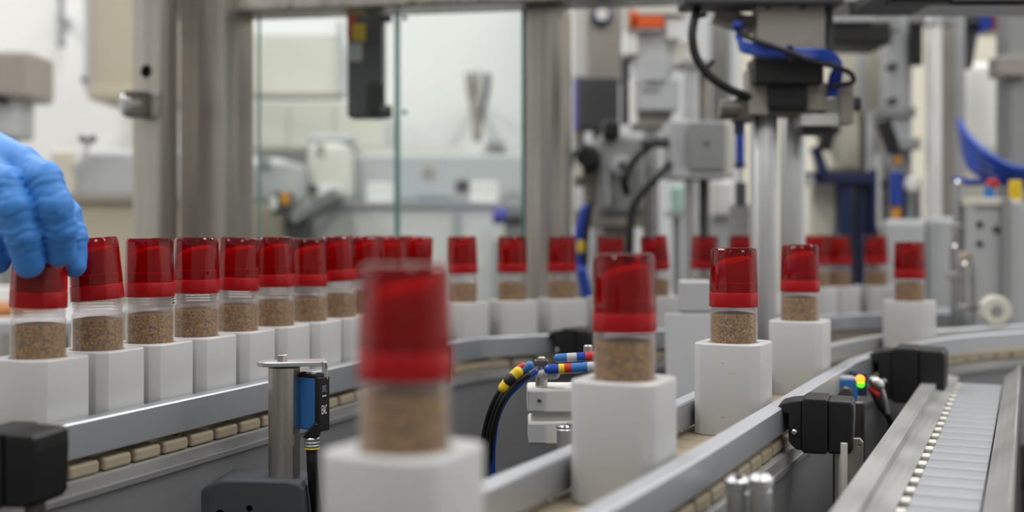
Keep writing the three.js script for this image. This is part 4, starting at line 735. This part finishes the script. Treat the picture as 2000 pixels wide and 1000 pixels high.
unit('dark_rods', 'pair of slanted dark rods right of the cream panel', 'rod', [['bright_rod', 'c', 1694, 222, 1712, 338, 2.26, 0, M.greyLight], ['dark_rod', 'c', 1680, 220, 1694, 338, 2.27, 0, M.steelDark], ['stay', 'b', 1730, 232, 1752, 300, 2.2, 0.03, M.black, { rot: [0, 0, 0.35] }], ['violet_block', 'b', 1752, 268, 1800, 292, 2.2, 0.05, M.grey], ['yellow_spot', 'z', 1748, 302, 1762, 322, 2.21, 0.02, M.amber]]);
unit('blue_nozzle', 'blue nozzle with an amber tip hanging over the row of caps', 'nozzle', [['body', 'c', 1742, 336, 1764, 402, 2.2, 0, M.blueDeep], ['tip', 'c', 1744, 398, 1762, 426, 2.21, 0, M.amber], ['side', 'b', 1762, 340, 1772, 430, 2.215, 0.03, M.navy]]);
unit('control_dial', 'round white dial left of the bright column', 'dial', [['disc', 'z', 1765, 342, 1798, 378, 2.21, 0.03, M.white, { c: 0.008 }], ['shaft', 'z', 1784, 354, 1794, 366, 2.23, 0.14, M.alu], ['stand', 'b', 1784, 350, 1800, yt(2.36), 2.36, 0.03, M.grey]]);
unit('pale_casing', 'low blue grey machine casing behind the farthest jar', 'casing', [['left_half', 'b', 1730, 428, 1812, yt(2.19), 2.19, 0.04, M.greyLight, { r: 0.012 }], ['right_half', 'b', 1814, 424, 1906, yt(2.19), 2.19, 0.04, M.greyLight, { r: 0.012 }]]);
for (const [i, x, y0, y1, Z, l] of [[0, 1873, 352, 428, 1.84, 'tallest'], [1, 1868, 478, 524, 1.8, 'middle'], [2, 1888, 512, 588, 1.78, 'lowest']]) unit('chrome_pin', `${l} of three chrome pins by the right edge of the view`, 'pin', [['pin', 'c', x - 9, y0, x + 9, yt(Z) + (i ? 10 : 0), Z, 0, M.chrome, { c: 0.004 }], ['collar', 'c', x - 14, y1 + 8, x + 14, y1 + 20, Z - 0.001, 0, M.alu]]);
{
  const ws = ['topmost', 'second', 'third', 'lowest'];
  for (let i = 0; i < 4; i++) {
    const t = thing('air_hose', `${ws[i]} of four thick blue hoses sweeping down to the right edge`, 'hose', at(1900, 300 + 10 * i, 2.0), 0, 'thick blue hoses at the right edge');
    hose(t, 'hose', [at(1872 + 2 * i, 236 + 14 * i, 2.12), at(1884 + 1 * i, 258 + 16 * i, 2.05), at(1908 - 2 * i, 284 + 16 * i, 2.0), at(1940, 308 + 14 * i, 1.97 + 0.01 * i), at(1972, 326 + 11 * i, 1.96 + 0.012 * i), at(2030, 334 + 10 * i, 1.96 + 0.015 * i)], S(6.5, 2.0), M.blueTube, 40);
  }
  const t = thing('air_hose', 'blue hose running level below the thick sweeping hoses', 'hose', at(1900, 356, 2.03));
  hose(t, 'hose', [at(1866, 352, 2.08), at(1900, 356, 2.03), at(1950, 352, 2.0), at(2030, 356, 2.0)], S(7, 2.0), M.blueDeep, 30);
}
unit('valve_stack', 'pale grey valve stack with a yellow cap at the right edge', 'machine', [
  ['body', 'b', 1902, 390, 2000, yt(1.8), 1.8, 0.06, M.greyLight, { r: 0.006 }], ['top_plate', 'b', 1902, 386, 1962, 402, 1.795, 0.06, M.offWhite], ['rib', 'b', 1958, 386, 1976, 660, 1.79, 0.07, M.grey], ['right_part', 'b', 1974, 400, 2060, 660, 1.805, 0.06, M.greyLight], ['yellow_cap', 'c', 1976, 352, 2000, 402, 1.81, 0, M.yellow], ['blue_cap', 'c', 1926, 364, 1946, 388, 1.81, 0, M.blue], ['red_cap', 'z', 1934, 350, 1952, 366, 1.81, 0.02, M.red], ['beige_disc', 'z', 1872, 480, 1920, 552, 1.81, 0.03, M.beige], ['port', 'z', 1908, 430, 1922, 446, 1.797, 0.01, M.charcoal], ['port', 'z', 1908, 468, 1922, 484, 1.797, 0.01, M.charcoal], ['port', 'z', 1940, 440, 1954, 456, 1.797, 0.01, M.charcoal]]);
{
  const Z = 1.7, c = at(1943, 606, Z), t = thing('white_roller', 'white ring roller with a grey hub at the right edge', 'roller', c);
  part(t, 'ring', lathe([[0.009, -0.008], [0.019, -0.008], [0.0215, -0.006], [0.0215, 0.006], [0.019, 0.008], [0.009, 0.008], [0.009, -0.008]], 40).rotateX(Math.PI / 2), M.offWhite);
  part(t, 'hub', rod(0.0088, 0.02, 24).clone().rotateX(Math.PI / 2), M.grey); part(t, 'axle', rod(0.005, 0.09, 16).clone().rotateX(Math.PI / 2), M.steel, new THREE.Vector3(0, 0, -0.05));
}
{
  const Z = 1.76, t = thing('end_frame', 'grey end frame with a slim upright post behind the outfeed conveyor', 'frame', at(1930, 730, Z));
  for (const r of [['rail', 'b', 1850, 690, 2060, 708, Z, 0.03, M.greyLight], ['rail', 'b', 1880, 650, 2060, 672, Z + 0.004, 0.02, M.grey], ['upright', 'b', 1922, 648, 1938, 730, Z - 0.01, 0.02, M.offWhite], ['plate', 'b', 1880, 664, 2060, 730, Z + 0.012, 0.012, M.greyWarm], ['dark_panel', 'b', 1900, 708, 2060, 760, Z + 0.02, 0.02, M.charcoal], ['leg', 'b', 1985, 700, 2010, HORIZON + (CAM_Y - Y_BED) * F / Z, Z + 0.02, 0.03, M.steelDark]]) piece(t, r);
}
unit('overhead_cover', 'black overhead cover at the upper right corner', 'cover', [['cover', 'b', 1740, -40, 2100, 2, 1.30, 0.03, M.black, { r: 0.004 }], ['lip', 'b', 1860, -4, 2100, 8, 1.295, 0.012, M.black, { r: 0.003 }], ['joining_bar', 'b', 1760, -60, 1900, -34, 1.3, 0.2, M.charcoal]]);


renderer.render(scene, camera);
